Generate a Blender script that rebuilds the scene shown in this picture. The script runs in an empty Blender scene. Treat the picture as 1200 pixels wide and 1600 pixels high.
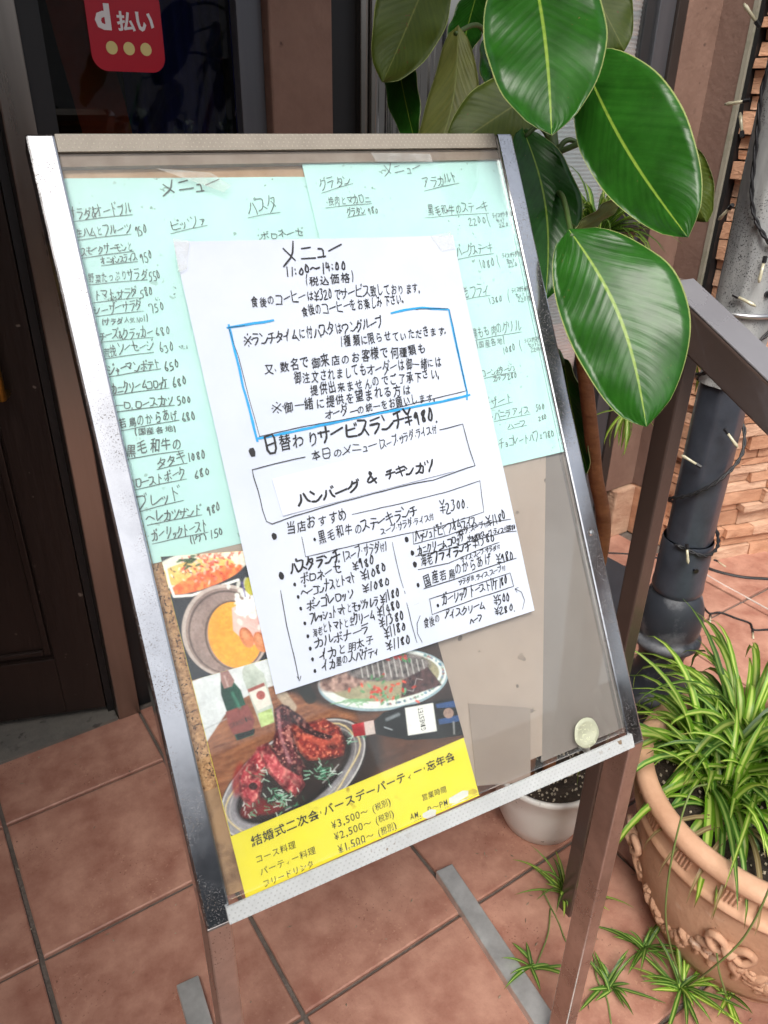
import bpy, bmesh, math, random, unicodedata
import numpy as np
from mathutils import Vector, Matrix, noise
random.seed(7); np.random.seed(7)
SC = bpy.context.scene
COL = SC.collection
R = math.radians
V = Vector

# ------------------------------------------------------------------ camera
CAM = V((0, 0, 1.28))
FOC = 1195.28
cr = V((0.8321, -0.5544, 0.0170)).normalized()
cf = V((0.4949, 0.7290, -0.4729)).normalized()
cd = cf.cross(cr).normalized()          # image-down axis
cr = cd.cross(cf).normalized()
cam = bpy.data.cameras.new('camera')
co = bpy.data.objects.new('camera', cam); COL.objects.link(co)
co.matrix_world = Matrix(((cr.x, -cd.x, -cf.x, CAM.x), (cr.y, -cd.y, -cf.y, CAM.y), (cr.z, -cd.z, -cf.z, CAM.z), (0, 0, 0, 1)))
cam.sensor_fit = 'VERTICAL'; cam.sensor_height = 24; cam.lens = FOC * 24 / 1600
cam.clip_start = 0.02; cam.clip_end = 300
cam.dof.use_dof = True; cam.dof.focus_distance = 0.98; cam.dof.aperture_fstop = 9
SC.camera = co
# ------------------------------------------------------------------ light
w = bpy.data.worlds.new('World'); SC.world = w; w.use_nodes = True
nt = w.node_tree; bg = nt.nodes['Background']
sky = nt.nodes.new('ShaderNodeTexSky'); sky.sky_type = 'NISHITA'; sky.sun_disc = False
SUN_EL, SUN_AZ = 55, 220            # azimuth clockwise from +Y
sky.sun_elevation = R(SUN_EL); sky.sun_rotation = R(SUN_AZ)
sky.air_density = 1.0; sky.dust_density = 6.0; sky.ozone_density = 1.0
hs = nt.nodes.new('ShaderNodeHueSaturation'); hs.inputs['Saturation'].default_value = .45
nt.links.new(sky.outputs[0], hs.inputs['Color']); nt.links.new(hs.outputs[0], bg.inputs[0]); bg.inputs[1].default_value = 0.125
sd = bpy.data.lights.new('sun', 'SUN'); so = bpy.data.objects.new('sun', sd); COL.objects.link(so)
sd.energy = 1.5; sd.angle = R(26); sd.color = (1, .96, .9)
sv = V((math.sin(R(SUN_AZ)) * math.cos(R(SUN_EL)), math.cos(R(SUN_AZ)) * math.cos(R(SUN_EL)), math.sin(R(SUN_EL))))
so.rotation_euler = sv.to_track_quat('Z', 'Y').to_euler()
SC.view_settings.view_transform = 'Standard'; SC.view_settings.look = 'None'
SC.view_settings.exposure = 0.68; SC.view_settings.gamma = 1
SC.cycles.max_bounces = 8; SC.cycles.transparent_max_bounces = 16
SC.cycles.use_denoising = True

# ------------------------------------------------------------------ geometry of the place
def ray(x, y): return cr * ((x - 600) / FOC) + cd * ((y - 800) / FOC) + cf
def on_z(x, y, z=0.0):
    q = ray(x, y); return CAM + q * ((z - CAM.z) / q.z)
def at_depth(x, y, D): return CAM + ray(x, y) * D
A_ = -0.1096
BU = V((math.cos(A_), math.sin(A_), 0)); BV = V((0.055, 0.501, 0.864)).normalized()
BV = (BV - BU * BV.dot(BU)).normalized()
BN = BU.cross(BV)                       # outward normal of the sign
BTL = V((0.147, 0.770, 1.249)); BW = 0.502; BH = 0.697
def B(s, t, n=0.0): return BTL + BU * s - BV * t + BN * n
def st(x, y, n=0.0):                     # place on the sign (or a sheet n in front of it) that the photo shows at x, y
    q = ray(x, y); k = (BTL + BN*n - CAM).dot(BN) / q.dot(BN); P = CAM + q * k - BTL
    return P.dot(BU), -P.dot(BV)

# ------------------------------------------------------------------ materials
def srgb(h):
    c = [int(h[i:i+2], 16) / 255 for i in (0, 2, 4)]
    return tuple(x / 12.92 if x < .04045 else ((x + .055) / 1.055) ** 2.4 for x in c)
MATS = {}
def mat(name, col, rough=.6, metal=0, var=.15, vs=8.0, bump=0, bs=60.0, col2=None, spec=.5, coords='Object', aniso=None, rvar=0, detail=6, rnd=0, coat=0, world=False, thr=None, bd=.01):
    if name in MATS: return MATS[name]
    m = bpy.data.materials.new(name); m.use_nodes = True; MATS[name] = m
    n = m.node_tree.nodes; l = m.node_tree.links; p = n['Principled BSDF']
    p.inputs['Roughness'].default_value = rough; p.inputs['Metallic'].default_value = metal
    p.inputs['Specular IOR Level'].default_value = spec; p.inputs['Coat Weight'].default_value = coat
    tc = n.new('ShaderNodeTexCoord'); geo = n.new('ShaderNodeNewGeometry')
    src = geo.outputs['Position'] if world else tc.outputs[coords]
    mp = n.new('ShaderNodeMapping'); l.new(src, mp.inputs[0])
    if aniso: mp.inputs['Scale'].default_value = aniso
    nz = n.new('ShaderNodeTexNoise'); nz.inputs['Scale'].default_value = vs; nz.inputs['Detail'].default_value = detail; nz.inputs['Roughness'].default_value = .65
    l.new(mp.outputs[0], nz.inputs['Vector'])
    rp = n.new('ShaderNodeValToRGB'); a, b = thr or (.3, .7)
    c2 = col2 or tuple(c * (1 + var) for c in col); c1 = col if col2 else tuple(c * (1 - var) for c in col)
    rp.color_ramp.elements[0].position = a; rp.color_ramp.elements[1].position = b
    rp.color_ramp.elements[0].color = (*c1, 1); rp.color_ramp.elements[1].color = (*c2, 1)
    l.new(nz.outputs['Fac'], rp.inputs[0]); out = rp.outputs[0]
    if rnd:
        oi = n.new('ShaderNodeObjectInfo'); hs = n.new('ShaderNodeHueSaturation'); mr = n.new('ShaderNodeMapRange')
        mr.inputs[3].default_value = 1 - rnd; mr.inputs[4].default_value = 1 + rnd
        l.new(oi.outputs['Random'], mr.inputs[0]); l.new(mr.outputs[0], hs.inputs['Value']); l.new(out, hs.inputs['Color']); out = hs.outputs[0]
    l.new(out, p.inputs['Base Color'])
    if rvar:
        mr = n.new('ShaderNodeMapRange'); mr.inputs[3].default_value = rough - rvar; mr.inputs[4].default_value = rough + rvar
        mr.inputs[1].default_value = .3; mr.inputs[2].default_value = .7
        l.new(nz.outputs['Fac'], mr.inputs[0]); l.new(mr.outputs[0], p.inputs['Roughness'])
    if bump:
        bz = n.new('ShaderNodeTexNoise'); bz.inputs['Scale'].default_value = bs; bz.inputs['Detail'].default_value = 5
        l.new(mp.outputs[0], bz.inputs['Vector']); bn = n.new('ShaderNodeBump'); bn.inputs['Strength'].default_value = bump; bn.inputs['Distance'].default_value = bd
        l.new(bz.outputs['Fac'], bn.inputs['Height']); l.new(bn.outputs[0], p.inputs['Normal'])
    m['out'] = 1
    return m
def speck(m, col, scale, thr, size=.25, mask=(.45, .6), mscale=6, rough=None):
    """Small specks of another colour, gathered in patches (dirt, pits, rust)."""
    n = m.node_tree.nodes; l = m.node_tree.links; p = n['Principled BSDF']
    tc = n.new('ShaderNodeTexCoord')
    v = n.new('ShaderNodeTexNoise'); v.inputs['Scale'].default_value = scale; v.inputs['Detail'].default_value = 2; l.new(tc.outputs['Object'], v.inputs['Vector'])
    z = n.new('ShaderNodeTexNoise'); z.inputs['Scale'].default_value = mscale; z.inputs['Detail'].default_value = 3; l.new(tc.outputs['Object'], z.inputs['Vector'])
    a = n.new('ShaderNodeMapRange'); a.inputs[1].default_value = thr; a.inputs[2].default_value = thr + .04; l.new(v.outputs['Fac'], a.inputs[0])
    b = n.new('ShaderNodeMapRange'); b.inputs[1].default_value = mask[0]; b.inputs[2].default_value = mask[1]; l.new(z.outputs['Fac'], b.inputs[0])
    mu = n.new('ShaderNodeMath'); mu.operation = 'MULTIPLY'; l.new(a.outputs[0], mu.inputs[0]); l.new(b.outputs[0], mu.inputs[1])
    mx = n.new('ShaderNodeMix'); mx.data_type = 'RGBA'; mx.inputs[7].default_value = (*col, 1)
    old = p.inputs['Base Color'].links[0].from_socket
    l.new(mu.outputs[0], mx.inputs[0]); l.new(old, mx.inputs[6]); l.new(mx.outputs[2], p.inputs['Base Color'])
    if p.inputs['Metallic'].default_value > .5:
        iv = n.new('ShaderNodeMath'); iv.operation = 'SUBTRACT'; iv.inputs[0].default_value = 1; l.new(mu.outputs[0], iv.inputs[1]); l.new(iv.outputs[0], p.inputs['Metallic'])
    return m
def glassy(name, tint=(1, 1, 1), haze=.04, rough=.03, ior=1.45, hcol=(.8, .85, .85), hs=9, refl=1.0):
    """Thin clear sheet: transparent, mirrored by Fresnel, with a film of dirt."""
    if name in MATS: return MATS[name]
    m = bpy.data.materials.new(name); m.use_nodes = True; MATS[name] = m
    n = m.node_tree.nodes; l = m.node_tree.links; n.remove(n['Principled BSDF']); out = n['Material Output']
    tr = n.new('ShaderNodeBsdfTransparent'); tr.inputs[0].default_value = (*tint, 1)
    gl = n.new('ShaderNodeBsdfGlossy'); gl.inputs['Roughness'].default_value = rough; gl.inputs[0].default_value = (refl,) * 3 + (1,)
    fr = n.new('ShaderNodeFresnel'); fr.inputs[0].default_value = ior
    mx = n.new('ShaderNodeMixShader'); l.new(fr.outputs[0], mx.inputs[0]); l.new(tr.outputs[0], mx.inputs[1]); l.new(gl.outputs[0], mx.inputs[2])
    df = n.new('ShaderNodeBsdfDiffuse'); df.inputs[0].default_value = (*hcol, 1)
    tc = n.new('ShaderNodeTexCoord'); nz = n.new('ShaderNodeTexNoise'); nz.inputs['Scale'].default_value = hs; nz.inputs['Detail'].default_value = 8; nz.inputs['Roughness'].default_value = .7
    l.new(tc.outputs['Object'], nz.inputs['Vector']); mr = n.new('ShaderNodeMapRange'); mr.inputs[1].default_value = .4; mr.inputs[2].default_value = .75; mr.inputs[3].default_value = haze * .4; mr.inputs[4].default_value = haze * 2.2
    l.new(nz.outputs['Fac'], mr.inputs[0]); m2 = n.new('ShaderNodeMixShader'); l.new(mr.outputs[0], m2.inputs[0]); l.new(mx.outputs[0], m2.inputs[1]); l.new(df.outputs[0], m2.inputs[2])
    l.new(m2.outputs[0], out.inputs[0])
    return m
ink = mat('pen_ink', (.018, .018, .02), .5, var=.3, vs=40)
pencil = mat('faded_pencil_ink', (.13, .155, .15), .6, var=.35, vs=60)
bluepen = mat('blue_marker', (.02, .33, .68), .5, var=.15, vs=60)
print_ink = mat('printed_black', (.03, .028, .02), .45, var=.2, vs=40)

# ------------------------------------------------------------------ object helpers
def link(o, parent=None):
    COL.objects.link(o)
    if parent is not None: o.parent = parent
    return o
def me(name, vs, fs, m, parent=None, smooth=False, mats=None, idx=None, kind=None):
    d = bpy.data.meshes.new(name); d.from_pydata([tuple(v) for v in vs], [], fs)
    for mm in (mats or [m]): d.materials.append(mm)
    if idx is not None: d.polygons.foreach_set('material_index', idx)
    if smooth: d.polygons.foreach_set('use_smooth', [True] * len(fs))
    d.update(); o = bpy.data.objects.new(name, d); link(o, parent)
    if kind: o['kind'] = kind
    return o
def tag(o, label, cat, group=None):
    o['label'] = label; o['category'] = cat
    if group: o['group'] = group
    return o
def thing(name, loc, label, cat, group=None):
    o = bpy.data.objects.new(name, None); o.location = loc; o.empty_display_size = .05; link(o)
    bpy.context.view_layer.update(); return tag(o, label, cat, group)
class Geo:
    def __init__(s): s.v = []; s.f = []
    def add(s, vs, fs):
        k = len(s.v); s.v += [V(v) for v in vs]; s.f += [tuple(i + k for i in f) for f in fs]; return s
    def box(s, o, a, b, c):              # corner o with edge vectors a, b, c
        o, a, b, c = V(o), V(a), V(b), V(c)
        P = [o, o+a, o+a+b, o+b, o+c, o+a+c, o+a+b+c, o+b+c]
        F = [(0,3,2,1),(4,5,6,7),(0,1,5,4),(1,2,6,5),(2,3,7,6),(3,0,4,7)]
        if a.cross(b).dot(c) < 0: F = [tuple(reversed(f)) for f in F]
        return s.add(P, F)
    def abox(s, x0, x1, y0, y1, z0, z1): return s.box((x0, y0, z0), (x1-x0, 0, 0), (0, y1-y0, 0), (0, 0, z1-z0))
    def tube(s, pts, r, k=8, caps=True):
        pts = [V(p) for p in pts]; n = len(pts); rr = r if isinstance(r, (list, tuple)) else [r] * n
        ring = []; prev = None
        for i, p in enumerate(pts):
            t = (pts[min(i+1, n-1)] - pts[max(i-1, 0)]).normalized()
            if prev is None: prev = t.orthogonal().normalized()
            u = (prev - t * prev.dot(t)).normalized(); w_ = t.cross(u); prev = u
            ring.append([p + (u * math.cos(6.2832*j/k) + w_ * math.sin(6.2832*j/k)) * rr[i] for j in range(k)])
        F = [(i*k+j, i*k+(j+1) % k, (i+1)*k+(j+1) % k, (i+1)*k+j) for i in range(n-1) for j in range(k)]
        if caps: F += [tuple(reversed(range(k))), tuple((n-1)*k+j for j in range(k))]
        return s.add([q for g in ring for q in g], F)
    def lathe(s, prof, k=48, o=(0, 0, 0), closed=False):
        P = [V(o) + V((r_ * math.cos(6.2832*j/k), r_ * math.sin(6.2832*j/k), z)) for r_, z in prof for j in range(k)]
        F = [(i*k+j, i*k+(j+1) % k, (i+1)*k+(j+1) % k, (i+1)*k+j) for i in range(len(prof)-1) for j in range(k)]
        return s.add(P, F)
    def build(s, name, m, parent=None, smooth=False, bevel=0, local=True, **kw):
        vs = s.v
        if parent is not None and local:
            inv = parent.matrix_world.inverted(); vs = [inv @ v for v in vs]
        o = me(name, vs, s.f, m, parent, smooth, **kw)
        if bevel:
            b = o.modifiers.new('bevel', 'BEVEL'); b.width = bevel; b.segments = 2; b.limit_method = 'ANGLE'
        return o
def nz(p, s=1.0): return noise.noise(V(p) * s)

# ================================================================== SETTING
# ---- floor of terracotta tiles
XP, YP, X0, Y0 = .326, .3185, -.031, .632
grout = mat('cement_grout', srgb('6b625b'), .9, var=.25, vs=20, bump=.4, bs=200, world=True)
tile_m = mat('terracotta_tile', srgb('946455'), .42, col2=srgb('c0937f'), vs=13, rnd=.08, bump=.2, bs=110, world=True, rvar=.10, thr=(.32, .69), spec=.35, detail=9, bd=.006)
speck(tile_m, srgb('6d4a3e'), 210, .66, mask=(.5, .66), mscale=7); speck(tile_m, srgb('b98d78'), 150, .64, mask=(.5, .66), mscale=4)
g = Geo(); g.abox(-2.6, 6.0, -1.6, 1.60, -.14, -.004)
floor = g.build('floor', grout); floor['kind'] = 'structure'
def tile_mesh(wx, wy, seed):
    bm = bmesh.new(); b = .0025; zt = .004
    ring = lambda e, z: [bm.verts.new((sx*(wx/2-e), sy*(wy/2-e), z)) for sx, sy in ((-1,-1),(1,-1),(1,1),(-1,1))]
    a, c, d_ = ring(0, -.008), ring(0, zt-.002), ring(b, zt)
    for lo, hi in ((a, c), (c, d_)):
        for i in range(4): bm.faces.new((lo[i], lo[(i+1) % 4], hi[(i+1) % 4], hi[i]))
    bm.faces.new(d_)
    m_ = bpy.data.meshes.new('tile'); bm.to_mesh(m_); bm.free(); m_.materials.append(tile_m); return m_
tmesh = [tile_mesh(XP-.0075-.001*k, YP-.0075, k) for k in range(3)]
tlast = tile_mesh(XP-.0075, .176, 5)
for i in range(-2, 13):
    for j in range(-4, 3):
        ymax = j == 2
        o = bpy.data.objects.new('tile', tlast if ymax else random.choice(tmesh)); link(o, floor)
        cx = X0 + (i+.5)*XP; cy = Y0 + (j+.5)*YP if not ymax else Y0 + 2*YP + .0915
        if cx > 1.93 and cy > 1.19: continue
        o.location = (cx, cy, random.uniform(-.0008, .0008)); o.rotation_euler = (random.uniform(-.002, .002), random.uniform(-.002, .002), 0)
# street in front, seen only in reflections
asph = mat('asphalt', (.06, .06, .062), .85, var=.3, vs=30, bump=.3, world=True)
g = Geo(); g.abox(-80, 80, -120, 60, -.4, -.14); g.build('street', asph)['kind'] = 'structure'

# ---- door
dkwood = mat('dark_brown_door_wood', (.013, .008, .007), .38, col2=(.024, .015, .012), vs=6, aniso=(1, 1, .15), bump=.15, bs=60, spec=.4)
speck(dkwood, (.22, .18, .15), 45, .72, mask=(.45, .6))
steel_dull = mat('brown_stainless_post', (.33, .29, .26), .3, metal=1, var=.1, vs=3, aniso=(8, 8, .5), rvar=.05)
YW = 1.453
hinge = V((.232, 1.476, 0)); dang = R(160)
ddir = V((math.cos(dang), math.sin(dang), 0)); dn = V((ddir.y, -ddir.x, 0))  # door runs to the left, dn faces out
if dn.y > 0: dn = -dn
door = thing('restaurant_door', hinge, 'dark brown wooden door with raised panels and a scuffed kick board standing slightly ajar', 'door')
DW = .80
def dbox(g, a, b, z0, z1, d0, d1):
    return g.box(hinge + ddir*a + dn*d0 + V((0, 0, z0)), ddir*(b-a), dn*(d1-d0), V((0, 0, z1-z0)))
g = Geo(); dbox(g, .0, DW, .035, 2.0, -.04, 0); g.build('door_leaf', dkwood, door, bevel=.002)
g = Geo()
for a, b, z0, z1 in ((0, .085, .035, 2.0), (DW-.09, DW, .035, 2.0), (.085, DW-.09, .035, .19), (.085, DW-.09, .78, .86), (.085, DW-.09, 1.9, 2.0)): dbox(g, a, b, z0, z1, 0.0005, .012)
g.build('door_stile_frame', dkwood, door, bevel=.002)
for z0, z1 in ((.20, .77), (.87, 1.89)):
    g = Geo()
    for a, b, c_, e in ((.09, .105, z0, z1), (DW-.11, DW-.095, z0, z1), (.105, DW-.11, z0, z0+.013), (.105, DW-.11, z1-.013, z1)): dbox(g, a, b, c_, e, 0.0008, .009)
    g.build('panel_moulding', dkwood, door, bevel=.003)
brass = mat('aged_brass', (.45, .28, .06), .35, metal=1, var=.2, vs=10)
g = Geo(); g.tube([hinge + ddir*.06 + dn*.014 + V((0,0,.80)), hinge + ddir*.06 + dn*.05 + V((0,0,.80)), hinge + ddir*.06 + dn*.05 + V((0,0,1.05)), hinge + ddir*.06 + dn*.014 + V((0,0,1.05))], .008)
g.build('handle', brass, door, smooth=True)
sill_m = mat('grey_stone_threshold', srgb('5b5a55'), .75, col2=srgb('757069'), vs=14, bump=.3, bs=80)
speck(sill_m, srgb('34332f'), 40, .64)
g = Geo(); g.add([(-.9, 1.443, -.003), (.245, 1.443, -.003), (.245, 1.50, -.003), (-.9, 1.95, -.003), (-.9, 1.443, .012), (.245, 1.443, .012), (.245, 1.50, .012), (-.9, 1.95, .012)], [(0,3,2,1),(4,5,6,7),(0,1,5,4),(1,2,6,5),(2,3,7,6),(3,0,4,7)])
tag(g.build('door_threshold', sill_m), 'worn grey stone threshold slab under the dark brown door', 'threshold')

# ---- shop front: post, window, pillars
front = thing('restaurant_front', (.66, YW, 0), 'brown stucco and steel restaurant front with dark glass and a blind window', 'building')
g = Geo(); g.abox(.247, .296, YW-.012, YW+.06, 0, 2.6); g.build('steel_post', steel_dull, front, bevel=.003)
dark = mat('dark_inner_frame', (.008, .008, .009), .5, var=.3)
g = Geo(); g.abox(.232, .2465, YW+.02, YW+.08, 0, 2.6); g.abox(.296, .335, YW+.015, YW+.06, 0, 2.6); g.build('door_jamb', dark, front)
g = Geo(); g.abox(.335, .655, YW+.004, YW+.05, 0, .035); g.abox(.335, .655, YW-.004, YW+.05, .035, .055); g.build('window_sill', mat('sill_steel', (.16, .12, .10), .35, metal=.8), front)
grey_al = mat('grey_aluminium', (.13, .135, .15), .45, metal=.6, var=.2, vs=3, aniso=(5, 5, .3))
g = Geo(); g.abox(.655, .703, YW-.006, YW+.07, 0, 2.6); g.build('window_frame', grey_al, front, bevel=.002)
stucco = mat('brown_stucco', srgb('765b4e'), .85, col2=srgb('8c7062'), vs=7, bump=.3, bs=70, world=True, bd=.006)
speck(stucco, srgb('4e3b34'), 34, .70, mask=(.42, .55))
g = Geo(); g.abox(.704, .832, YW-.03, YW+.08, 0, 2.6); g.build('stucco_pillar', stucco, front, bevel=.004)
g = Geo(); g.abox(.832, .925, YW+.02, YW+.06, 0, 2.6); g.build('dark_recess', dark, front)
g = Geo()
for a, b, dpt in ((.912, .926, .0), (.927, .938, .012), (.939, .952, .004)): g.abox(a, b, YW+dpt, YW+.06, 0, 2.6)
g.build('steel_edge_strip', mat('strip_steel', (.36, .33, .30), .25, metal=1, aniso=(10, 10, .3), vs=3), front, bevel=.002)
# polished rippled steel cladding that mirrors the plants
rip = mat('polished_steel_cladding', (.62, .6, .58), .07, metal=1, var=.08, vs=2)
vs_, fs_ = [], []; nx = 90
for i in range(nx+1):
    x = .953 + (1.33-.953)*i/nx; y = YW + .01 + .005*noise.noise(V((i*.13, 3, 0))) + .0022*noise.noise(V((i*.45, 9, 0)))
    vs_ += [(x, y, 0), (x, y + .004*math.sin(i*.2), 2.6)]
for i in range(nx): fs_.append((2*i, 2*i+2, 2*i+3, 2*i+1))
g = Geo(); g.add(vs_, fs_); g.build('steel_cladding', rip, front, smooth=True)
# inner dark room
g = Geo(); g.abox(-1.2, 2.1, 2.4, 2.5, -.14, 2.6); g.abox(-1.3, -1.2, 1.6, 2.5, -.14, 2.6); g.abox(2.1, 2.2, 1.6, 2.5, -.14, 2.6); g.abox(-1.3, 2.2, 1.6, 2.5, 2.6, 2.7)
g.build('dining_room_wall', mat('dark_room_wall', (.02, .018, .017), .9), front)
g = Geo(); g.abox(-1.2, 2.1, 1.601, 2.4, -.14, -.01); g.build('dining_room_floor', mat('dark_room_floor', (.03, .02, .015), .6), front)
glass_m = glassy('window_glass', (.55, .56, .58), .0, .01, 1.5)
g = Geo(); g.abox(.3355, .6545, YW+.018, YW+.024, .0555, 2.59); g.build('window_pane', glass_m, front)
# curtain inside, and a cloth banner in place of a window reflection
cur = mat('blue_curtain_cloth', (.07, .08, .34), .9, var=.3, vs=4, aniso=(6, 6, .3))
vs_, fs_ = [], []; nx = 60
for i in range(nx+1):
    x = .50 + .30*i/nx; y = 1.62 + .018*math.sin(i*.8) + .008*math.sin(i*2.1)
    vs_ += [(x, y, .05), (x, y, 2.4)]
for i in range(nx): fs_.append((2*i, 2*i+2, 2*i+3, 2*i+1))
g = Geo(); g.add(vs_, fs_); tag(g.build('blue_curtain', cur, smooth=True), 'dark blue folded curtain hanging behind the dark window glass', 'curtain')
g = Geo(); vs_ = []
for i in range(9):
    z = .9 + .6*i/8; x = .43 + .02*math.sin(i*.6); ww = .045
    vs_ += [(x-ww, 1.56, z), (x+ww, 1.57+.008*math.sin(i), z)]
g.add(vs_, [(2*i, 2*i+1, 2*i+3, 2*i+2) for i in range(8)])
ban = thing('reflected_banner', (.43, 1.56, .9), 'orange cloth banner standing in for a reflection in the door window', 'banner')  # a reflection on the glass, built as a hanging cloth
g.build('banner_reflection', mat('reflected_orange', (.55, .08, .02), .8, var=.25), ban)
# wooden reveals / header above
g = Geo(); g.abox(-1.2, 2.4, YW+.005, YW+.1, 2.6, 3.4); g.abox(-1.2, -.58, YW+.005, YW+.1, 0, 2.6); g.abox(-.58, .231, YW+.03, YW+.1, 2.05, 2.6); g.build('upper_wall', stucco, front)
g = Geo(); g.abox(-1.6, 1.05, .30, 1.46, 2.30, 2.40); g.build('shade_canopy', mat('shade_canopy_paint', (.1, .08, .07), .6), front, bevel=.01)  # added unseen overhang that darkens the wall and tiles at the left
g = Geo(); g.abox(-1.0, -.88, -.9, 1.44, 0, 2.6); tag(g.build('shade_wall', stucco), 'brown stucco side wall added out of view to shade the left side', 'wall')  # added unseen wall that keeps light off the left side
# blind window
g = Geo(); g.abox(1.33, 1.352, YW-.01, YW+.07, 0, 2.59); g.abox(1.352, 1.70, YW-.01, YW+.07, 0, .16); g.build('blind_window_frame', grey_al, front, bevel=.002)
g = Geo(); g.abox(1.705, 1.742, YW-.004, YW+.07, 0, 2.59); g.build('dark_window_frame', mat('dark_grey_frame', (.045, .047, .05), .4, metal=.4), front, bevel=.002)
g = Geo(); g.abox(1.7425, 1.80, YW-.012, YW+.07, 0, 2.59); g.build('grey_window_frame', grey_al, front, bevel=.002)
g = Geo(); g.abox(1.8005, 1.835, YW-.02, YW+.07, 0, 2.59); g.build('brown_window_frame', mat('brown_frame', (.05, .04, .036), .45, metal=.3), front, bevel=.002)
g = Geo(); g.abox(1.3525, 1.7045, YW+.001, YW+.004, .1605, 2.58); g.build('blind_window_pane', glassy('blind_glass', (1, 1, 1), .03, .02, 1.3), front)
blind_m = mat('white_blind_slat', (.84, .90, .89), .55, var=.05, vs=5)
blind = thing('window_blind', (1.53, YW+.006, .3), 'white horizontal slat blind lowered behind the glass on the wall side of the rubber plant', 'blind')
bm_ = bpy.data.meshes.new('slat'); h = .0095
bm_.from_pydata([(-.172, .004, 0), (.172, .004, 0), (.172, 0, h*.55), (-.172, 0, h*.55), (.172, .0035, h*1.02), (-.172, .0035, h*1.02)], [], [(0,1,2,3),(3,2,4,5)]); bm_.materials.append(blind_m)
for i in range(140):
    z = .25 + i*.0095
    if z > 1.75 or z < .3: continue
    o = bpy.data.objects.new('slat', bm_); link(o, blind); o.location = (0, 0, z-.3)
# stucco corner pier and return
pier = thing('stucco_corner_pier', (1.95, 1.44, .2), 'light brown stucco inner corner wall with a grey sealed edge standing on stone footing', 'wall')
g = Geo(); g.abox(1.8355, 1.966, 1.433, 1.55, .18, 2.59); g.build('front_face', stucco, pier)
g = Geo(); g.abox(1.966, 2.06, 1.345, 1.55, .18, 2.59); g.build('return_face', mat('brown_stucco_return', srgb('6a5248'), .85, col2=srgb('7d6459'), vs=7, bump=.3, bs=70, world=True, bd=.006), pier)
tape_m = mat('pale_sealant', srgb('8d8a7c'), .7, col2=srgb('6d705c'), vs=20, thr=(.5, .7))
g = Geo(); g.abox(1.9635, 1.973, 1.332, 1.3445, .0, 2.59); g.build('sealant_strip', tape_m, pier)
g = Geo(); g.abox(1.9735, 2.06, 1.320, 1.3445, .0, 2.59); g.build('expansion_gap', dark, pier)

# ---- split-face stone wall (return side and front side) with separate stones
def stone_mesh(seed, L, H, D):
    rs = random.Random(seed); bm = bmesh.new(); nx_, nz_ = 3, 1
    def P(i, k, y):
        j = .0 if y else 1
        return bm.verts.new((L*i/nx_ + (rs.uniform(-.004, .004) if 0 < i < nx_ else 0), (-D + rs.uniform(-.004, .004)) if y == 0 else 0, H*k/nz_ + rs.uniform(-.0012, .0012)))
    fr = [[P(i, k, 0) for k in range(nz_+1)] for i in range(nx_+1)]; bk = [[P(i, k, 1) for k in (0, nz_)] for i in (0, nx_)]
    for i in range(nx_):
        for k in range(nz_): bm.faces.new((fr[i][k], fr[i+1][k], fr[i+1][k+1], fr[i][k+1]))
    bm.faces.new([fr[i][nz_] for i in range(nx_+1)] + [bk[1][1], bk[0][1]])
    bm.faces.new([bk[0][0], bk[1][0]] + [fr[i][0] for i in range(nx_, -1, -1)])
    bm.faces.new([fr[0][k] for k in range(nz_+1)] + [bk[0][1], bk[0][0]])
    bm.faces.new([bk[1][0], bk[1][1]] + [fr[nx_][k] for k in range(nz_, -1, -1)])
    bmesh.ops.recalc_face_normals(bm, faces=bm.faces)
    d = bpy.data.meshes.new('stone'); bm.to_mesh(d); bm.free(); return d
stone_m = mat('split_face_stone', srgb('a57558'), .9, col2=srgb('cfa283'), vs=9, bump=.4, bs=90, rnd=.16, world=True, aniso=(1, 1, 2.5), thr=(.3, .72), bd=.008)
stone_m2 = mat('pale_split_face_stone', srgb('b48a70'), .9, col2=srgb('dab79b'), vs=9, bump=.6, bs=55, rnd=.12, world=True, aniso=(1, 1, 2.5), bd=.008)
wallS = thing('split_stone_wall', (1.985, 1.175, 0), 'terracotta coloured split-face stone wall turning a corner behind the lamp post', 'wall')
fdir = V((.966, -.258, 0))
g = Geo(); c0 = V((2.015, 1.19, 0))
g.box(c0, fdir*1.6, V((.258, .966, 0))*.2, V((0, 0, 2.4))); g.abox(2.015, 2.10, 1.2, 1.319, 0, 2.4)
g.build('mortar_backing', mat('stone_mortar', (.16, .09, .06), .95), wallS)
Hs = [.026, .034, .045, .056]
lib = {(h, L): [stone_mesh(random.random(), L, h-.0045, D) for D in (.016, .028, .044)] for h in Hs for L in (.10, .15, .22, .125)}
for k in lib:
    for d in lib[k]: d.materials.append(stone_m2 if random.random() < .3 else stone_m)
z = 0; nstone = 0
while z < 1.75:
    h = random.choice(Hs) if z > .02 else .045
    def put(key, loc, rz, nm='stone'):
        o = bpy.data.objects.new(nm, random.choice(lib[key])); link(o, wallS); o.location = V(loc) - V((1.985, 1.175, 0)); o.rotation_euler = (0, 0, rz)
    # return side, faces -X : local x runs along -Y
    put((h, .15), (2.016, 1.317, z), R(-90)); nstone += 1
    if z < 1.2:
        x = -.028 - random.choice((0, .0, .012)); n = 0
        while x < (.75 if z < .75 else .25):
            L = random.choice((.10, .15, .22)); put((h, L), c0 + fdir*x + V((0, 0, z)), math.atan2(fdir.y, fdir.x)); x += L + .002; nstone += 1
    z += h
plinth = thing('stone_footing', (1.93, 1.43, 0), 'short L-shaped stone footing under the stucco inner corner', 'footing')
g = Geo(); g.abox(1.875, 1.966, 1.415, 1.47, 0, .175); g.build('stone', stone_m2, plinth, bevel=.006)
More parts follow.
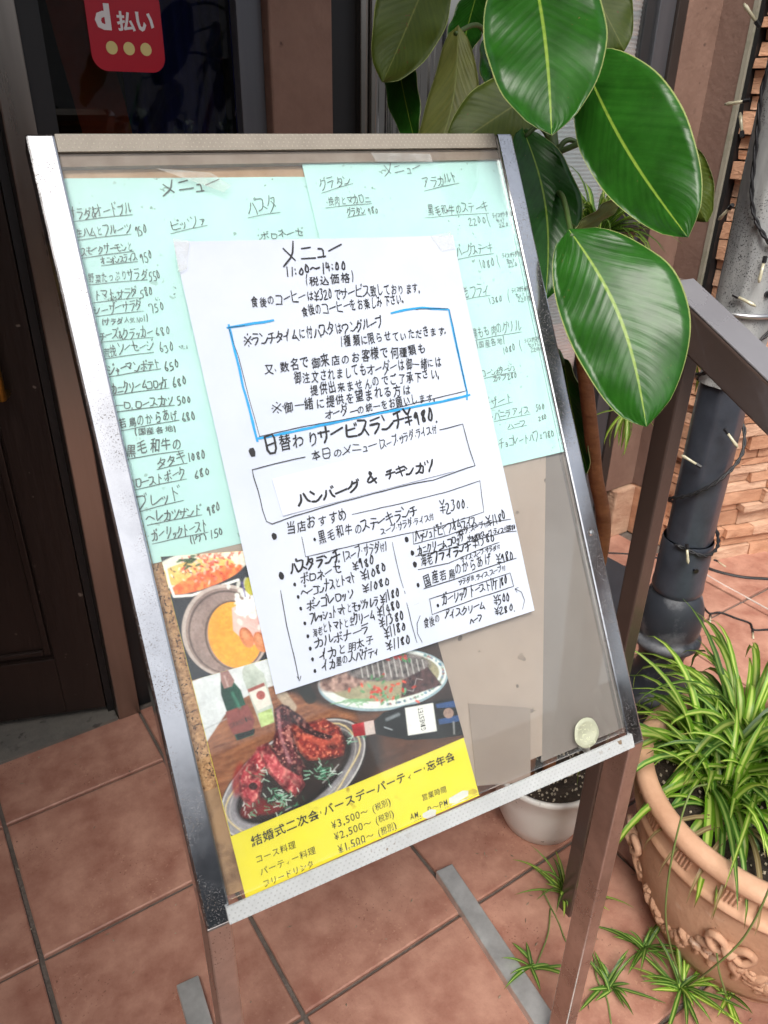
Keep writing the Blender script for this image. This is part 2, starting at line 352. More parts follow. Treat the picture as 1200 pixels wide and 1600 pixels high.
g = Geo(); g.abox(1.9665, 2.04, 1.30, 1.47, 0, .178); g.build('stone', stone_m, plinth, bevel=.006)

# ---- surroundings behind the viewer (they show in steel and glass)
hedge_m = mat('hedge_leaf_green', (.02, .045, .014), .6, var=.5, vs=12)
def leafcloud(name, c, rad, n, size, m, seed):
    rs = random.Random(seed); g = Geo()
    for i in range(n):
        u = V((rs.gauss(0, 1), rs.gauss(0, 1), rs.gauss(0, 1))).normalized() * (rs.random() ** .4)
        p = V(c) + V((u.x*rad[0], u.y*rad[1], u.z*rad[2])); a = V((rs.gauss(0,1), rs.gauss(0,1), rs.gauss(0,1))).normalized()*size; b = a.orthogonal().normalized()*size*.5
        g.add([p-a, p+b, p+a, p-b], [(0, 1, 2, 3)])
    return g
b = thing('opposite_building', (2, -16, -.14), 'long grey building across the street, mirrored in the steel frame', 'building')
g = Geo(); g.abox(-22, 4, -24, -16, -.14, 5.2); g.build('wall', mat('grey_facade', (.16, .16, .17), .8, var=.2), b)
g = Geo(); g.abox(4.2, 26, -24, -16.5, -.14, 3.4); g.build('pale_wall', mat('pale_facade', (.38, .35, .31), .8, var=.2), b)
for k in range(6):
    g = Geo(); xx = -20 + 4*k; g.abox(xx, xx+2, -16.0, -15.95, .9, 3.2); g.build('window', mat('far_window', (.02, .025, .03), .1), b)
g = leafcloud('hedge', (0, -8, .35), (9, .9, .8), 3000, .14, hedge_m, 4)
g.build('hedge', hedge_m, kind='stuff')

# ================================================================== SIGN STAND
steel = mat('brushed_steel', (.64, .65, .67), .17, metal=1, var=.22, vs=9, rvar=.07)
speck(steel, (.10, .085, .07), 900, .60, mask=(.46, .62), mscale=16)
steel_leg = mat('stained_steel_leg', (.48, .45, .43), .3, metal=1, var=.32, vs=12, rvar=.06)
speck(steel_leg, (.10, .06, .035), 500, .64, mask=(.45, .62), mscale=11)
def dotted(name, base, dotc, k=1.0):
    """Plastic edge strip with a regular pattern of tiny raised dots."""
    m = mat(name, base, .55, var=.10, vs=30); n = m.node_tree.nodes; l = m.node_tree.links; p = n['Principled BSDF']
    uv = n.new('ShaderNodeUVMap'); sp = n.new('ShaderNodeSeparateXYZ'); l.new(uv.outputs[0], sp.inputs[0])
    def mth(op, a, b=None):
        q = n.new('ShaderNodeMath'); q.operation = op
        for i, x in enumerate((a, b)):
            if x is None: continue
            if isinstance(x, (int, float)): q.inputs[i].default_value = x
            else: l.new(x, q.inputs[i])
        return q.outputs[0]
    x = mth('MULTIPLY', sp.outputs[0], 1/.0052); y = mth('MULTIPLY', sp.outputs[1], 1/.0036)
    row = mth('MULTIPLY', mth('MODULO', mth('FLOOR', y), 2), .5)
    fx = mth('SUBTRACT', mth('FRACT', mth('ADD', x, row)), .5); fy = mth('SUBTRACT', mth('FRACT', y), .5)
    dd = mth('SQRT', mth('ADD', mth('POWER', mth('MULTIPLY', fx, 1.5), 2), mth('POWER', fy, 2)))
    mk = n.new('ShaderNodeMapRange'); mk.inputs[1].default_value = .26; mk.inputs[2].default_value = .16; l.new(dd, mk.inputs[0])
    mx = n.new('ShaderNodeMix'); mx.data_type = 'RGBA'; mx.inputs[7].default_value = (*dotc, 1)
    l.new(mk.outputs[0], mx.inputs[0]); l.new(p.inputs['Base Color'].links[0].from_socket, mx.inputs[6]); l.new(mx.outputs[2], p.inputs['Base Color'])
    bp = n.new('ShaderNodeBump'); bp.inputs['Strength'].default_value = .4; bp.inputs['Distance'].default_value = .001; l.new(mk.outputs[0], bp.inputs['Height']); l.new(bp.outputs[0], p.inputs['Normal'])
    return m
strip_top = dotted('dotted_beige_strip', srgb('9b9387'), srgb('aca494'))
strip_bot = dotted('dotted_white_strip', srgb('b9bdbd'), srgb('a9adad'))
speck(strip_bot, srgb('7d6a55'), 90, .66, mask=(.5, .62), mscale=12)
stand = thing('menu_stand', (.35, .45, 0), 'steel framed menu stand with a tilted glazed cork board on two legs', 'menu stand')
def bbox(g, s0, s1, t0, t1, n0, n1): return g.box(B(s0, t0, n0), BU*(s1-s0), -BV*(t1-t0), BN*(n1-n0))
SW = .0235
g = Geo(); bbox(g, 0, SW, 0, BH, -.026, .004); g.build('stile', steel, stand, bevel=.0022)
g = Geo(); bbox(g, BW-SW+.002, BW, 0, BH, -.026, .004); g.build('stile', steel, stand, bevel=.0022)
def strip(name, s0, s1, t0, t1, n0, n1, m):
    g = Geo(); bbox(g, s0, s1, t0, t1, n0, n1); o = g.build(name, m, stand)
    uv = o.data.uv_layers.new(name='UVMap')
    for lp in o.data.loops:
        P = stand.matrix_world @ o.data.vertices[lp.vertex_index].co - BTL
        uv.data[lp.index].uv = (P.dot(BU), -P.dot(BV) + P.dot(BN))
    return o
strip('top_rail', SW+.0005, BW-SW+.0015, -.001, .0145, -.024, .0015, strip_top)
strip('bottom_rail', SW-.004, BW-SW+.006, BH-.0150, BH-.000, .0045, .0075, strip_bot)
g = Geo(); bbox(g, SW+.0005, BW-SW+.0015, .0155, .0265, -.010, -.0015); g.build('inner_top_lip', mat('dusty_grey_lip', srgb('94887c'), .7, col2=srgb('7c6c60'), vs=30), stand)
cork = mat('cork', srgb('9c6f48'), .9, col2=srgb('cfa172'), vs=230, bump=.5, bs=300, thr=(.38, .6), bd=.003)
speck(cork, srgb('4a2f1c'), 420, .57, mask=(.35, .5), mscale=60)
g = Geo(); bbox(g, SW-.004, BW-SW+.004, .012, BH-.05, -.022, -.0095); g.build('cork_panel', cork, stand)
g = Geo(); bbox(g, .028, BW-.028, .028, BH-.05, -.024, -.0225); g.build('back_sheet', mat('back_board', (.2, .14, .09), .9), stand)
# brownish stained hardboard at the top and lower left corner
stain = mat('stained_brown_board', srgb('a88462'), .8, col2=srgb('7a5a42'), vs=26, thr=(.45, .62), bump=.15)
g = Geo(); bbox(g, .0195, .255, .0265, .043, -.0094, -.0080); g.build('orange_edge_strip', mat('orange_brown_edge', srgb('a27e5c'), .7, col2=srgb('bb9a7d'), vs=30), stand)
g = Geo(); bbox(g, .0195, .060, .585, BH-.017, -.0094, -.0086); g.build('peeled_corner_board', stain, stand)
cover = glassy('board_cover_glass', (.97, .985, .98), .02, .03, 1.40, hcol=(.72, .74, .74), hs=7, )
g = Geo(); bbox(g, SW+.0006, BW-SW+.0014, .0165, BH-.0168, -.0018, .0002); g.build('cover_glass', cover, stand)
# legs and feet (upright posts under the tilted board)
NF = V((BN.x, BN.y, 0)).normalized()      # horizontal facing direction
for k, s0 in enumerate((0, BW-SW+.0015)):
    P = B(s0, BH, .004); top = P.z
    g = Geo(); lw = SW - .0015
    g.box(V((P.x, P.y, .022)), BU*lw, -NF*.032, V((0, 0, top + .002 - .022)))
    g.build('leg', steel_leg, stand, bevel=.002)
    c_ = V((P.x, P.y, 0)) + BU*lw/2 - NF*.016
    ends = (( -.345, .21), (-.335, .21))[k]
    g = Geo(); g.box(c_ + NF*ends[0] - BU*.018, BU*.036, NF*(ends[1]-ends[0]), V((0, 0, .022)))
    g.build('foot_bar', mat('galvanised_foot', (.60, .61, .60), .42, metal=.7, var=.25, vs=16, rvar=.1), stand, bevel=.002)
g = Geo(); P = B(BW-.011, .453, .004); g.lathe([(0, .0022), (.0028, .0018), (.004, 0)], 10)
sc_ = me('screw', [P + BU*v.x + BV*v.y + BN*v.z for v in g.v], g.f, None, None, mats=[mat('screw_steel', (.7, .7, .68), .3, metal=1)])
sc_.data.transform(stand.matrix_world.inverted()); sc_.parent = stand

# ---- sheets
def wav(s, t, k): return .0007*nz((s*9, t*9, k*3.3)) + .0004*nz((s*25, t*25, k*7.1))
def sheet_geo(poly, n, k, amp=1.0, nx=24, ny=32, curl=None):
    """A quadrilateral sheet on the board: poly = four (s, t) corners TL, TR, BR, BL."""
    (a, b, c_, d_) = [V(p) for p in poly]; vs, fs = [], []
    for j in range(ny+1):
        for i in range(nx+1):
            u, v = i/nx, j/ny; q = (a*(1-u)+b*u)*(1-v) + (d_*(1-u)+c_*u)*v
            h = n + amp*wav(q.x, q.y, k) + (curl(u, v) if curl else 0); vs.append(B(q.x, q.y, h))
    for j in range(ny):
        for i in range(nx): k0 = j*(nx+1)+i; fs.append((k0, k0+nx+1, k0+nx+2, k0+1))
    return vs, fs
def sheet(name, poly, n, k, m, label, cat, th=.00025, amp=1.0, group=None, nx=40, ny=52, curl=None):
    vs, fs = sheet_geo(poly, n, k, amp, nx, ny, curl); N = len(vs)
    vs2 = vs + [v - BN*th for v in vs]; fs2 = list(fs) + [tuple(reversed([i+N for i in f])) for f in fs]
    w_ = nx+1; edge = [i for i in range(nx+1)] + [(j*w_+nx) for j in range(1, ny+1)] + [ny*w_+i for i in range(nx-1, -1, -1)] + [j*w_ for j in range(ny-1, 0, -1)]
    for a, b in zip(edge, edge[1:]+edge[:1]): fs2.append((a, b, b+N, a+N))
    t = thing(name, B(*poly[0], n), label, cat, group)
    inv = t.matrix_world.inverted(); me('sheet' if name != 'party_poster' else 'poster_sheet', [inv @ v for v in vs2], fs2, m, t, smooth=False)
    return t
def paper_on(t, k, n, amp=1.0, curl=None):
    return dict(t=t, k=k, n=n, amp=amp, inv=t.matrix_world.inverted(), curl=curl)
mint = mat('mint_green_paper', srgb('b6dcd8'), .65, col2=srgb('c4e6e2'), vs=9, bump=.04, spec=.2)
speck(mint, srgb('8ea9a0'), 150, .66, mask=(.5, .62), mscale=16)
def ST(n, *p): return [st(*q, n) for q in p]
m1 = sheet('menu_sheet', [(.0215, .034), (.275, .0385), (.285, .378), (.0255, .378)], -.0066, 1, mint, 'long mint green handwritten menu sheet filling the left side of the board, starting with salads', 'menu sheet', group='mint green menu sheets under the glass')
m2 = sheet('menu_sheet', [(.2475, .0235), (.481, .0265), (.4805, .3585), (.2530, .362)], -.0046, 2, mint, 'mint green handwritten menu sheet at the upper right under the glass, listing gratin and steaks', 'menu sheet', group='mint green menu sheets under the glass')
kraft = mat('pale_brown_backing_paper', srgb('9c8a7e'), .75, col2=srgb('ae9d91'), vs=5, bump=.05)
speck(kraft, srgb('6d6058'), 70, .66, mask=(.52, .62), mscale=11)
kgrey = mat('grey_reflection_tone', srgb('7a706a'), .75, col2=srgb('877d77'), vs=6)  # grey tone of a reflection on the cover glass, painted in
kdark = mat('dark_reflection_tone', srgb('87776e'), .75, col2=srgb('97887e'), vs=9)  # darker reflection tone, painted as a flat colour
sheet('backing_and_reflection_sheet', [(.0600, .36), (.4660, .345), (.3735, BH-.0255), (.0600, BH-.0255)], -.0076, 3, kraft, 'pale brown backing paper filling the bare middle of the lower board', 'backing paper', amp=.4)
sheet('backing_and_reflection_sheet', [(.4640, .20), (.4820, .20), (.4820, BH-.018), (.3715, BH-.018)], -.0088, 4, kgrey, 'grey brown painted glass reflection along the bare lower right edge of the board', 'backing paper', amp=.3)  # flat sheet painted as the grey reflection band in the cover glass
sheet('painted_reflection', [tuple(p) for p in ST(-.006, (732, 1099), (829, 1106), (829, 1222), (745, 1228))], -.0060, 5, kdark, 'darker brown card of glass reflection painted in beside the yellow poster, low on the board', 'patch', amp=.3)  # flat sheet painted as the darker reflected rectangle in the cover glass
seal_c = st(916, 1145)
white = mat('white_copy_paper', srgb('c6d0df'), .6, col2=srgb('d3dae8'), vs=6, bump=.35, bs=11, bd=.005, spec=.2)
def lcurl(u, v): return .0012*math.exp(-((u/.06)**2 + (v/.05)**2)) + .0016*math.exp(-(((1-u)/.10)**2 + (v/.10)**2)) + .0008*math.sin(3.1*u)*math.sin(2*v) + .0012*max(0, v-.8)*(1-u)*5*.3
lunch = sheet('lunch_menu_sheet', [(.1035, .0985), (.3970, .1095), (.3970, .5180), (.1040, .5190)], .0024, 6, white, 'large white handwritten lunch menu sheet taped over the glass with a blue drawn border', 'menu sheet', nx=70, ny=90, curl=lcurl)
L_ = paper_on(lunch, 6, .0024, curl=lcurl)
slip_m = mat('white_slip_paper', srgb('cfd7e6'), .5, col2=srgb('dae0ec'), vs=8)
slip = sheet('menu_slip', ST(.0044, (425, 748), (694, 681), (709, 736), (442, 806)), .0044, 7, slip_m, 'small white paper slip naming the dish of the day, stuck across the lunch menu', 'paper slip', amp=.3, nx=16, ny=6)
# fold the slip's writing onto it
S_ = paper_on(slip, 7, .0044, amp=.3)
M1 = paper_on(m1, 1, -.0066); M2 = paper_on(m2, 2, -.0046)

# ================================================================== WRITING
STK = {}
for ln in """ア 19 99 65/57 54 21
イ 79 54 13/56 50
ウ 5a 58/27 25/28 88 85 62 30
エ 28 88/58 51/11 91
オ 17 97/6a 60 41/66 44 12
カ 17 87 83 70 51/5a 55 31 10
キ 27 88/14 95/4a 60
ク 4a 36 14/48 88 75 52 20
ケ 3a 26 14/27 97/67 64 40
コ 18 88 81/11 81
サ 17 97/38 34/7a 75 62 40
シ 29 38/16 35/12 41 74 97
ス 19 79 65 42 11/64 91
セ 17 96 74/4a 42 61 91
ソ 29 37/89 86 63 30
タ 4a 36 14/48 88 75 52 20/46 73
チ 28 79/15 95/58 53 30
ツ 18 26/49 57/99 85 62 40
テ 28 78/15 95/55 53 30
ト 4a 40/47 75
ナ 16 96/5a 55 42 20
ニ 27 77/12 92
ネ 5a 58/28 78 54 12/55 50/65 93
ハ 48 34 11/68 83 91
ヒ 2a 22 31 91/26 87
フ 19 89 86 63 30
ヘ 04 37 92
ホ 17 97/5a 50 41/34 12/74 92
マ 18 98 75 53/35 72
ミ 29 78/26 75/13 81
ム 59 34 12 82/65 90
メ 8a 64 10/28 72
モ 28 88/15 95/58 52 61 91
ヤ 16 98 75/4a 60
ユ 28 78 71/11 91
ヨ 28 88 81 21/25 85
ラ 29 89/16 86 63 30
リ 29 24/79 75 52 30
ル 39 35 11/69 61 94
レ 2a 21 53 96
ロ 28 88 81 21 28
ワ 15 18 88 85 52 30
ン 19 37/12 51 95
ー 14 96
〜 15 37 54 96
0 59 36 23 41 62 75 68 49
1 5a 40
2 18 39 69 66 11 20 81
3 19 69 46 75 62 30 11
4 4a 24 84/68 60
5 79 39 25 65 72 50 10
6 6a 36 23 41 72 64 24
7 17 19 89 50
8 78 59 27 63 61 31 34 67 79 69
9 78 59 36 45 68 78 70
¥ 1a 56 9a/56 50/15 95/12 92
( 8b 65 8.
& 90 38 4a 68 13 31 94
※ 18 82/88 12/5a 59/51 50/05 15/a5 95
一 15 95
口 28 88 81 21 28
日 2a 8a 80 20 2a/25 85
工 28 88/58 51/11 91""".split('\n'):
    ch, rest = ln.split(' ', 1)
    if ch == '(': rest = '8a 65 70'
    dec = lambda c: 10 if c == 'a' else 11 if c == 'b' else int(c)
    STK[ch] = [[(dec(p[0])/10, dec(p[1])/10) for p in q.split()] for q in rest.split('/')]
STK[')'] = [[(.2, 1), (.4, .5), (.3, 0)]]
STK['.'] = [[(.25, .03), (.3, .0)]]; STK['・'] = [[(.45, .48), (.5, .44)]]; STK[':'] = [[(.3, .7), (.33, .66)], [(.3, .25), (.33, .2)]]
STK['。'] = [[(.2, .2), (.32, .1), (.2, .0), (.1, .1), (.2, .2)]]; STK['、'] = [[(.15, .2), (.3, .02)]]; STK[','] = [[(.3, .1), (.2, -.12)]]
SMALL = dict(zip('ァィゥェォッャュョヵヶ', 'アイウエオツヤユヨカケ'))
def chaikin(p):
    if len(p) < 3: return p
    o = [p[0]]
    for a, b in zip(p, p[1:]): o += [(a[0]*.78+b[0]*.22, a[1]*.78+b[1]*.22), (a[0]*.22+b[0]*.78, a[1]*.22+b[1]*.78)]
    return o + [p[-1]]
_gc = {}
def glyph(ch, off):
    """Outline of one character of the built-in font as flat triangles; box height about 1."""
    key = (ch, off)
    if key not in _gc:
        c = bpy.data.curves.new('glyph', 'FONT'); c.body = ch; c.resolution_u = 2; c.offset = off
        o = bpy.data.objects.new('glyph', c); m_ = o.to_mesh()
        vs = [(v.co.x, v.co.y) for v in m_.vertices]; fs = [tuple(p.vertices) for p in m_.polygons]
        o.to_mesh_clear(); bpy.data.objects.remove(o); bpy.data.curves.remove(c)
        _gc[key] = (vs, fs)
    return _gc[key]
class Ink:
    """Collects flat pen strokes laid on one sheet (board coordinates)."""
    def __init__(s, S, lift=.0007): s.S = S; s.v = []; s.f = []; s.lift = lift; s.n = 0
    def st(s, x, y): return st(x, y, s.S['n'])
    def P(s, q):
        k = s.S['k']; x, y = q; c = 0
        if s.S['curl']:
            u = (x - .1035)/.2935; v = (y - .104)/.41; c = s.S['curl'](min(max(u, 0), 1), min(max(v, 0), 1))
        return s.S['inv'] @ B(x, y, s.S['n'] + s.S['amp']*wav(x, y, k) + c + s.lift + (s.n % 7)*1.5e-5)
    def stroke(s, pts, w):
        s.n += 1; pts = [V(p) for p in pts]; L, Rr = [], []; n = len(pts)
        if n < 2: return
        e0 = (pts[1]-pts[0]).normalized(); e1 = (pts[-1]-pts[-2]).normalized(); pts[0] = pts[0] - e0*w*.35; pts[-1] = pts[-1] + e1*w*.35
        for i, p in enumerate(pts):
            a = (pts[i]-pts[i-1]).normalized() if i else (pts[1]-pts[0]).normalized(); b = (pts[i+1]-pts[i]).normalized() if i < n-1 else a
            t = a + b
            if t.length < .3: t = a
            t.normalize(); nn = V((-t.y, t.x)); ww = w/2*(.8 if i in (0, n-1) else 1)*random.uniform(.85, 1.15)
            L.append(p + nn*ww); Rr.append(p - nn*ww)
        k = len(s.v); s.v += [s.P(x) for q in zip(L, Rr) for x in q]
        s.f += [(k+2*i, k+2*i+2, k+2*i+3, k+2*i+1) for i in range(n-1)]
    def line(s, px, w, wob=.0004):
        q = [s.st(*p) for p in px]; o = []
        for a, b in zip(q, q[1:]):
            m_ = max(1, int(math.hypot(a[0]-b[0], a[1]-b[1])/.008))
            for i in range(m_): o.append((a[0]+(b[0]-a[0])*i/m_, a[1]+(b[1]-a[1])*i/m_))
        o.append(q[-1]); ph = random.random()*99
        o = [(x + wob*noise.noise(V((x*70, y*70, ph))), y + wob*noise.noise(V((x*70, y*70, ph+9)))) for x, y in o]
        s.stroke(o, w)
    def dot(s, px, r):
        s.n += 1; c = s.st(*px); k = len(s.v); n = 12; e = s.st(px[0]+r, px[1]); rr = math.hypot(e[0]-c[0], e[1]-c[1])
        s.v += [s.P((c[0]+rr*random.uniform(.8, 1.1)*math.cos(6.283*i/n)*.85, c[1]+rr*random.uniform(.85, 1.1)*math.sin(6.283*i/n)*1.1)) for i in range(n)]
        s.f.append(tuple(k+i for i in range(n-1, -1, -1)))
    def text(s, txt, x0, y0, x1, y1, h, w=.0007, hand=True, off=0, jit=1.3, slant=.12, under=0):
        a, b = V(s.st(x0, y0)), V(s.st(x1, y1)); up0 = V(s.st(x0, y0-h)); H = (up0-a).length*(1.15 if hand else 1); w *= 1.55
        ex = (b-a); Ltot = ex.length
        if abs(y1-y0) > abs(x1-x0): H = h*Ltot/math.hypot(x1-x0, y1-y0)
        ex.normalize(); ey = V((ex.y, -ex.x))
        adv = []
        for ch in txt:
            if ch in '.,:。、・ ': adv.append(.38)
            elif ch in '()（）': adv.append(.45)
            elif ch in '1': adv.append(.42)
            elif ord(ch) < 256: adv.append(.62)
            elif ch in SMALL: adv.append(.72)
            elif ch == '‥': adv.append(.9)
            else: adv.append(1.0)
        sc = Ltot/sum(adv); x = 0
        for ch, ad in zip(txt, adv):
            cw = sc*ad
            if ch != ' ':
                j = (lambda q: random.uniform(-q, q)*jit)
                rot = j(.09) if hand else 0; hh = H*(1 + (j(.12) if hand else 0)); dy = j(.07)*H if hand else 0; dx = j(.05)*cw if hand else 0
                ww = cw*(.88 if hand else .96); base = ch; mark = None
                if hand and ord(ch) > 0x3000:
                    d_ = unicodedata.normalize('NFD', ch)
                    if len(d_) == 2: base, mark = d_[0], d_[1]
                small = base in SMALL
                if small: base = SMALL[base]
                cx, sx = math.cos(rot), math.sin(rot); ssc = .62 if small else 1
                def T(u, v):                    # u, v in the unit box of the character
                    if small: u, v = .12 + u*.7, v*.62
                    u2 = u*ww; v2 = v*hh
                    u2, v2 = u2*cx - v2*sx, u2*sx + v2*cx
                    q = a + ex*(x + dx + .04*cw + u2 + v2*slant) + ey*(v2 + dy); return (q.x, q.y)
                if hand and base in STK:
                    for sk in STK[base]:
                        sk = chaikin([((u-.5)*1.22+.5 + j(.045), v + j(.04)) for u, v in sk]); s.stroke([T(u, v) for u, v in sk], w)
                    if mark == '\u3099':
                        s.stroke([T(.80, 1.05), T(.86, .9)], w*.8); s.stroke([T(.94, 1.1), T(1.0, .95)], w*.8)
                    elif mark == '\u309a':
                        s.stroke([T(.9 + .09*math.cos(t), 1.0 + .09*math.sin(t)) for t in (0, 1, 2, 3, 4, 5, 6.2)], w*.7)
                else:
                  for rep_ in ((0, 0), (.035, .02))[:2 if hand and w > .0009 else 1]:
                    gv, gf = glyph(ch, off); k = len(s.v); s.n += 1
                    em = .62 if ord(ch) < 256 and ch not in '¥' else 1.0
                    full = ord(ch) > 0x2000
                    xs = [q[0] for q in gv] or [0]; gw = 1.0 if full else max(max(xs), .1)*1.12
                    for (u, v) in gv:
                        vv = (v + .08)/.93 if full else v/.73
                        wu = u/gw
                        if hand: wu += .035*noise.noise(V((u*3, v*3, x*999))); vv += .035*noise.noise(V((u*3, v*3, x*999+5)))
                        s.v.append(s.P(T(wu + rep_[0], vv*(.95 if hand else 1) + rep_[1])))
                    s.f += [tuple(i+k for i in f) for f in gf]
            x += cw
        if under:
            q0 = a - ey*H*.16 - ex*H*.1; q1 = b - ey*H*.10; s.stroke([tuple(q0), tuple((q0+q1)/2 + ey*H*.05), tuple(q1)], w*.7)
    def build(s, name, m, parent=None):
        # every stroke faces outwards
        o = me(name, s.v, s.f, m, parent or s.S['t']); return o

# ---- lunch menu (white sheet)
I = Ink(L_); T = I.text
T('メニュー', 443, 415, 540, 401, 28, .0011)
T('11:00〜14:00', 447, 432, 543, 422, 12, .0010)
T('(税込価格)', 474, 448, 556, 441, 15, .0006)
T('食後のコーヒーは¥320でサービス致しております。', 392, 480, 658, 457, 16, .0007)
T('食後のコーヒーをお楽しみ下さい。', 471, 495, 633, 475, 16, .0007)
T('※ランチタイムに付パスタはワングループ', 383, 543, 600, 512, 16, .0008)
T('1種類に限らせていただきます。', 531, 543, 699, 523, 15, .0007)
T('又、数名で御来店のお客様で何種類も', 412, 584, 666, 553, 17, .0007)
T('御注文されましてもオーダーは御一緒には', 459, 601, 690, 573, 16, .0007)
T('提供出来ませんのでご了承下さい。', 485, 620, 688, 591, 16, .0007)
T('※御一緒に提供を望まれる方は', 426, 649, 642, 616, 16, .0007)
T('オーダーの統一をお願いします。', 507, 656, 681, 627, 14, .0007)
I.dot((394, 707), 7); T('日替わりサービスランチ¥980.', 414, 711, 686, 657, 22, .0014)
T('本日のメニュー', 487, 721, 590, 701, 14, .0007); T('(スープ・サラダ・ライス付', 592, 702, 682, 677, 12, .0006)
I.dot((428, 838), 5); T('当店おすすめ', 446, 837, 543, 812, 18, .0011)
I.dot((491, 843), 2.4); T('黒毛和牛のステーキランチ', 498, 850, 652, 806, 17, .0009); T('¥2300.', 688, 804, 734, 794, 16, .0008)
T('スープ・サラダ・ライス付', 594, 836, 678, 812, 10, .0006)
I.dot((439.3, 899.6), 5.5); T('パスタランチ', 453.0, 897.8, 532.8, 876.7, 17, .0012); T('(スープ・サラダ付)', 535.5, 877.6, 604.3, 859.3, 13, .0007)
for (bx, by), (txt, a, b, c_, d_), (pr, e, f, g_, h_) in (
    ((460.3, 913.3), ('ボロネーゼ', 470.4, 913.3, 532.8, 895.0), ('¥980', 552.0, 892.3, 585.0, 881.3)),
    ((465.8, 932.6), ('ベーコンナスとトマト', 472.3, 934.4, 557.5, 908.8), ('¥1080', 564.8, 906.9, 604.3, 892.3)),
    ((469.5, 950.9), ('ボンゴレロッソ', 478.7, 953.7, 552.9, 933.5), ('¥1080', 567.6, 928.0, 609.8, 912.4)),
    ((475.9, 973.8), ('フレッシュトマトとモッツァレラ', 483.3, 974.8, 591.4, 945.4), ('¥1180', 594.2, 943.6, 624.4, 932.6)),
    ((480.5, 994.0), ('海老とトマトと生クリーム', 487.8, 995.8, 585.0, 966.5), ('¥1480', 589.6, 964.7, 626.3, 951.8)),
    ((484.2, 1013.3), ('カルボナーラ', 493.3, 1014.2, 578.6, 988.5), ('¥1380', 593.3, 982.1, 632.7, 967.4)),
    ((487.8, 1029.8), ('イカと明太子', 498.8, 1032.5, 584.1, 1005.9), ('¥1180', 600.6, 997.7, 634.5, 983.9)),
    ((491.5, 1048.1), ('イカ墨のスパゲティ', 503.4, 1049.0, 592.3, 1022.4), ('¥1180', 605.2, 1017.8, 641.8, 1004.1))):
    I.dot((bx, by), 2.8); T(txt, a, b, c_, d_, 14, .0008); T(pr, e, f, g_, h_, 13, .0009)
I.dot((634, 843), 4); T('ハッシュドビーフオムライス', 648, 848, 744, 819, 14, .0008); T('¥1180', 762, 823, 792, 812, 14, .0008); T('サラダ.スープ付', 711, 838, 762, 823, 8, .0006)
I.dot((643, 864), 3.4); T('カニクリームコロッケ', 652, 868, 726, 846, 12, .0008); T('サラダ添・スープ・ライス付¥880', 729, 847, 805, 827, 8, .0007)
I.dot((647, 882), 4); T('海老フライランチ', 656, 887, 737, 859, 15, .0011); T('¥1580', 738, 857, 774, 846, 14, .0008); T('ライス・スープ・サラダ付', 720, 878, 781, 857, 7, .0006)
I.dot((652, 914), 3); T('国産若鳥のからあげ', 662, 918, 768, 880, 16, .0009); T('¥980', 776, 882, 803, 873, 14, .0008); T('サラダ添.ライス.スープ付', 715, 915, 790, 891, 8, .0006)
I.dot((683, 946), 2.4); T('ガーリックトースト1ケ180', 690, 946, 793, 913, 14, .0008)
T('食後の', 661, 982, 688, 972, 14, .0007); T('アイスクリーム', 692, 968, 758, 951, 12, .0008); T('¥500', 771, 946, 797, 939, 12, .0008)
T('ハーフ', 733, 976, 753, 967, 8, .0008); T('¥280.', 773, 962, 806, 953, 11, .0008)
I.build('handwriting', ink)['kind'] = 'stuff'
I = Ink(L_, .00055)
for px in ([(355, 512), (380, 508), (427, 501)], [(611, 489), (635, 484), (660, 481), (701, 484), (715, 550), (729, 613), (729, 624)], [(733, 617), (690, 628), (640, 637), (560, 652), (500, 665), (402, 686)], [(402, 689), (380, 605), (357, 508)]): I.line(px, .0024, .0006)
I.build('blue_border', bluepen)
I = Ink(L_, .0008); L = I.line
L([(357, 512), (382, 509)], .0007); L([(357, 513), (372, 557), (388, 620), (405, 682)], .0006); L([(405, 682), (473, 667), (573, 649), (673, 624), (728, 611)], .0007)
L([(649, 484), (655, 483), (700, 482)], .0006); L([(702, 484), (716, 555), (728, 611)], .0006)
L([(476, 714), (432, 724), (394, 734), (396, 745), (403, 766), (410, 797), (416, 815), (425, 819), (460, 806), (527, 786), (572, 774), (640, 757), (676, 750), (705, 740), (730, 731), (741, 728), (732, 700), (722, 663), (686, 672)], .0009)
L([(549, 804), (620, 788), (700, 768), (749, 751), (754, 790), (755, 800), (690, 822), (600, 841), (540, 855), (477, 870), (471, 839)], .0007)
L([(438.3, 922.5), (447.5, 977.5), (458.5, 1023.3), (466.8, 1062.8)], .0008); L([(464.0, 1057.3), (467.7, 1063.7), (469.5, 1056.3)], .0009)
L([(611.6, 847.3), (619.8, 885.8), (629.0, 918.8)], .0007); L([(630.8, 923.4), (631.8, 927.1)], .0007); L([(654, 942), (645, 946)], 0.0001); L([(634, 942), (642, 975), (650, 1004)], .0007)
L([(644, 833), (645, 850), (700, 836), (745, 820), (797, 811)], .0008); L([(690, 822), (694, 836)], .0006); L([(648, 869), (700, 858), (735, 846), (790, 831), (806, 830)], .0008); L([(652, 890), (700, 880), (740, 862), (779, 847)], .0008)
L([(661, 920), (710, 905), (768, 884), (806, 872)], .0009); L([(670, 936), (730, 917), (796, 895), (799, 905), (802, 916), (740, 936), (674, 960), (670, 936)], .0008)
L([(655, 962), (650, 975), (651, 990), (658, 1003)], .0007); L([(804, 920), (814, 925), (819, 938), (816, 952)], .0007); L([(809, 918), (804, 920), (807, 925)], .0007)
I.build('black_rule', ink)['kind'] = 'stuff'
I = Ink(S_); I.text('ハンバーグ', 466, 794, 562, 765, 17, .0014); I.text('&', 574, 759, 590, 755, 17, .0013); I.text('チキンカツ', 603, 750, 679, 736, 16, .0013)
I.build('handwriting', ink)['kind'] = 'stuff'

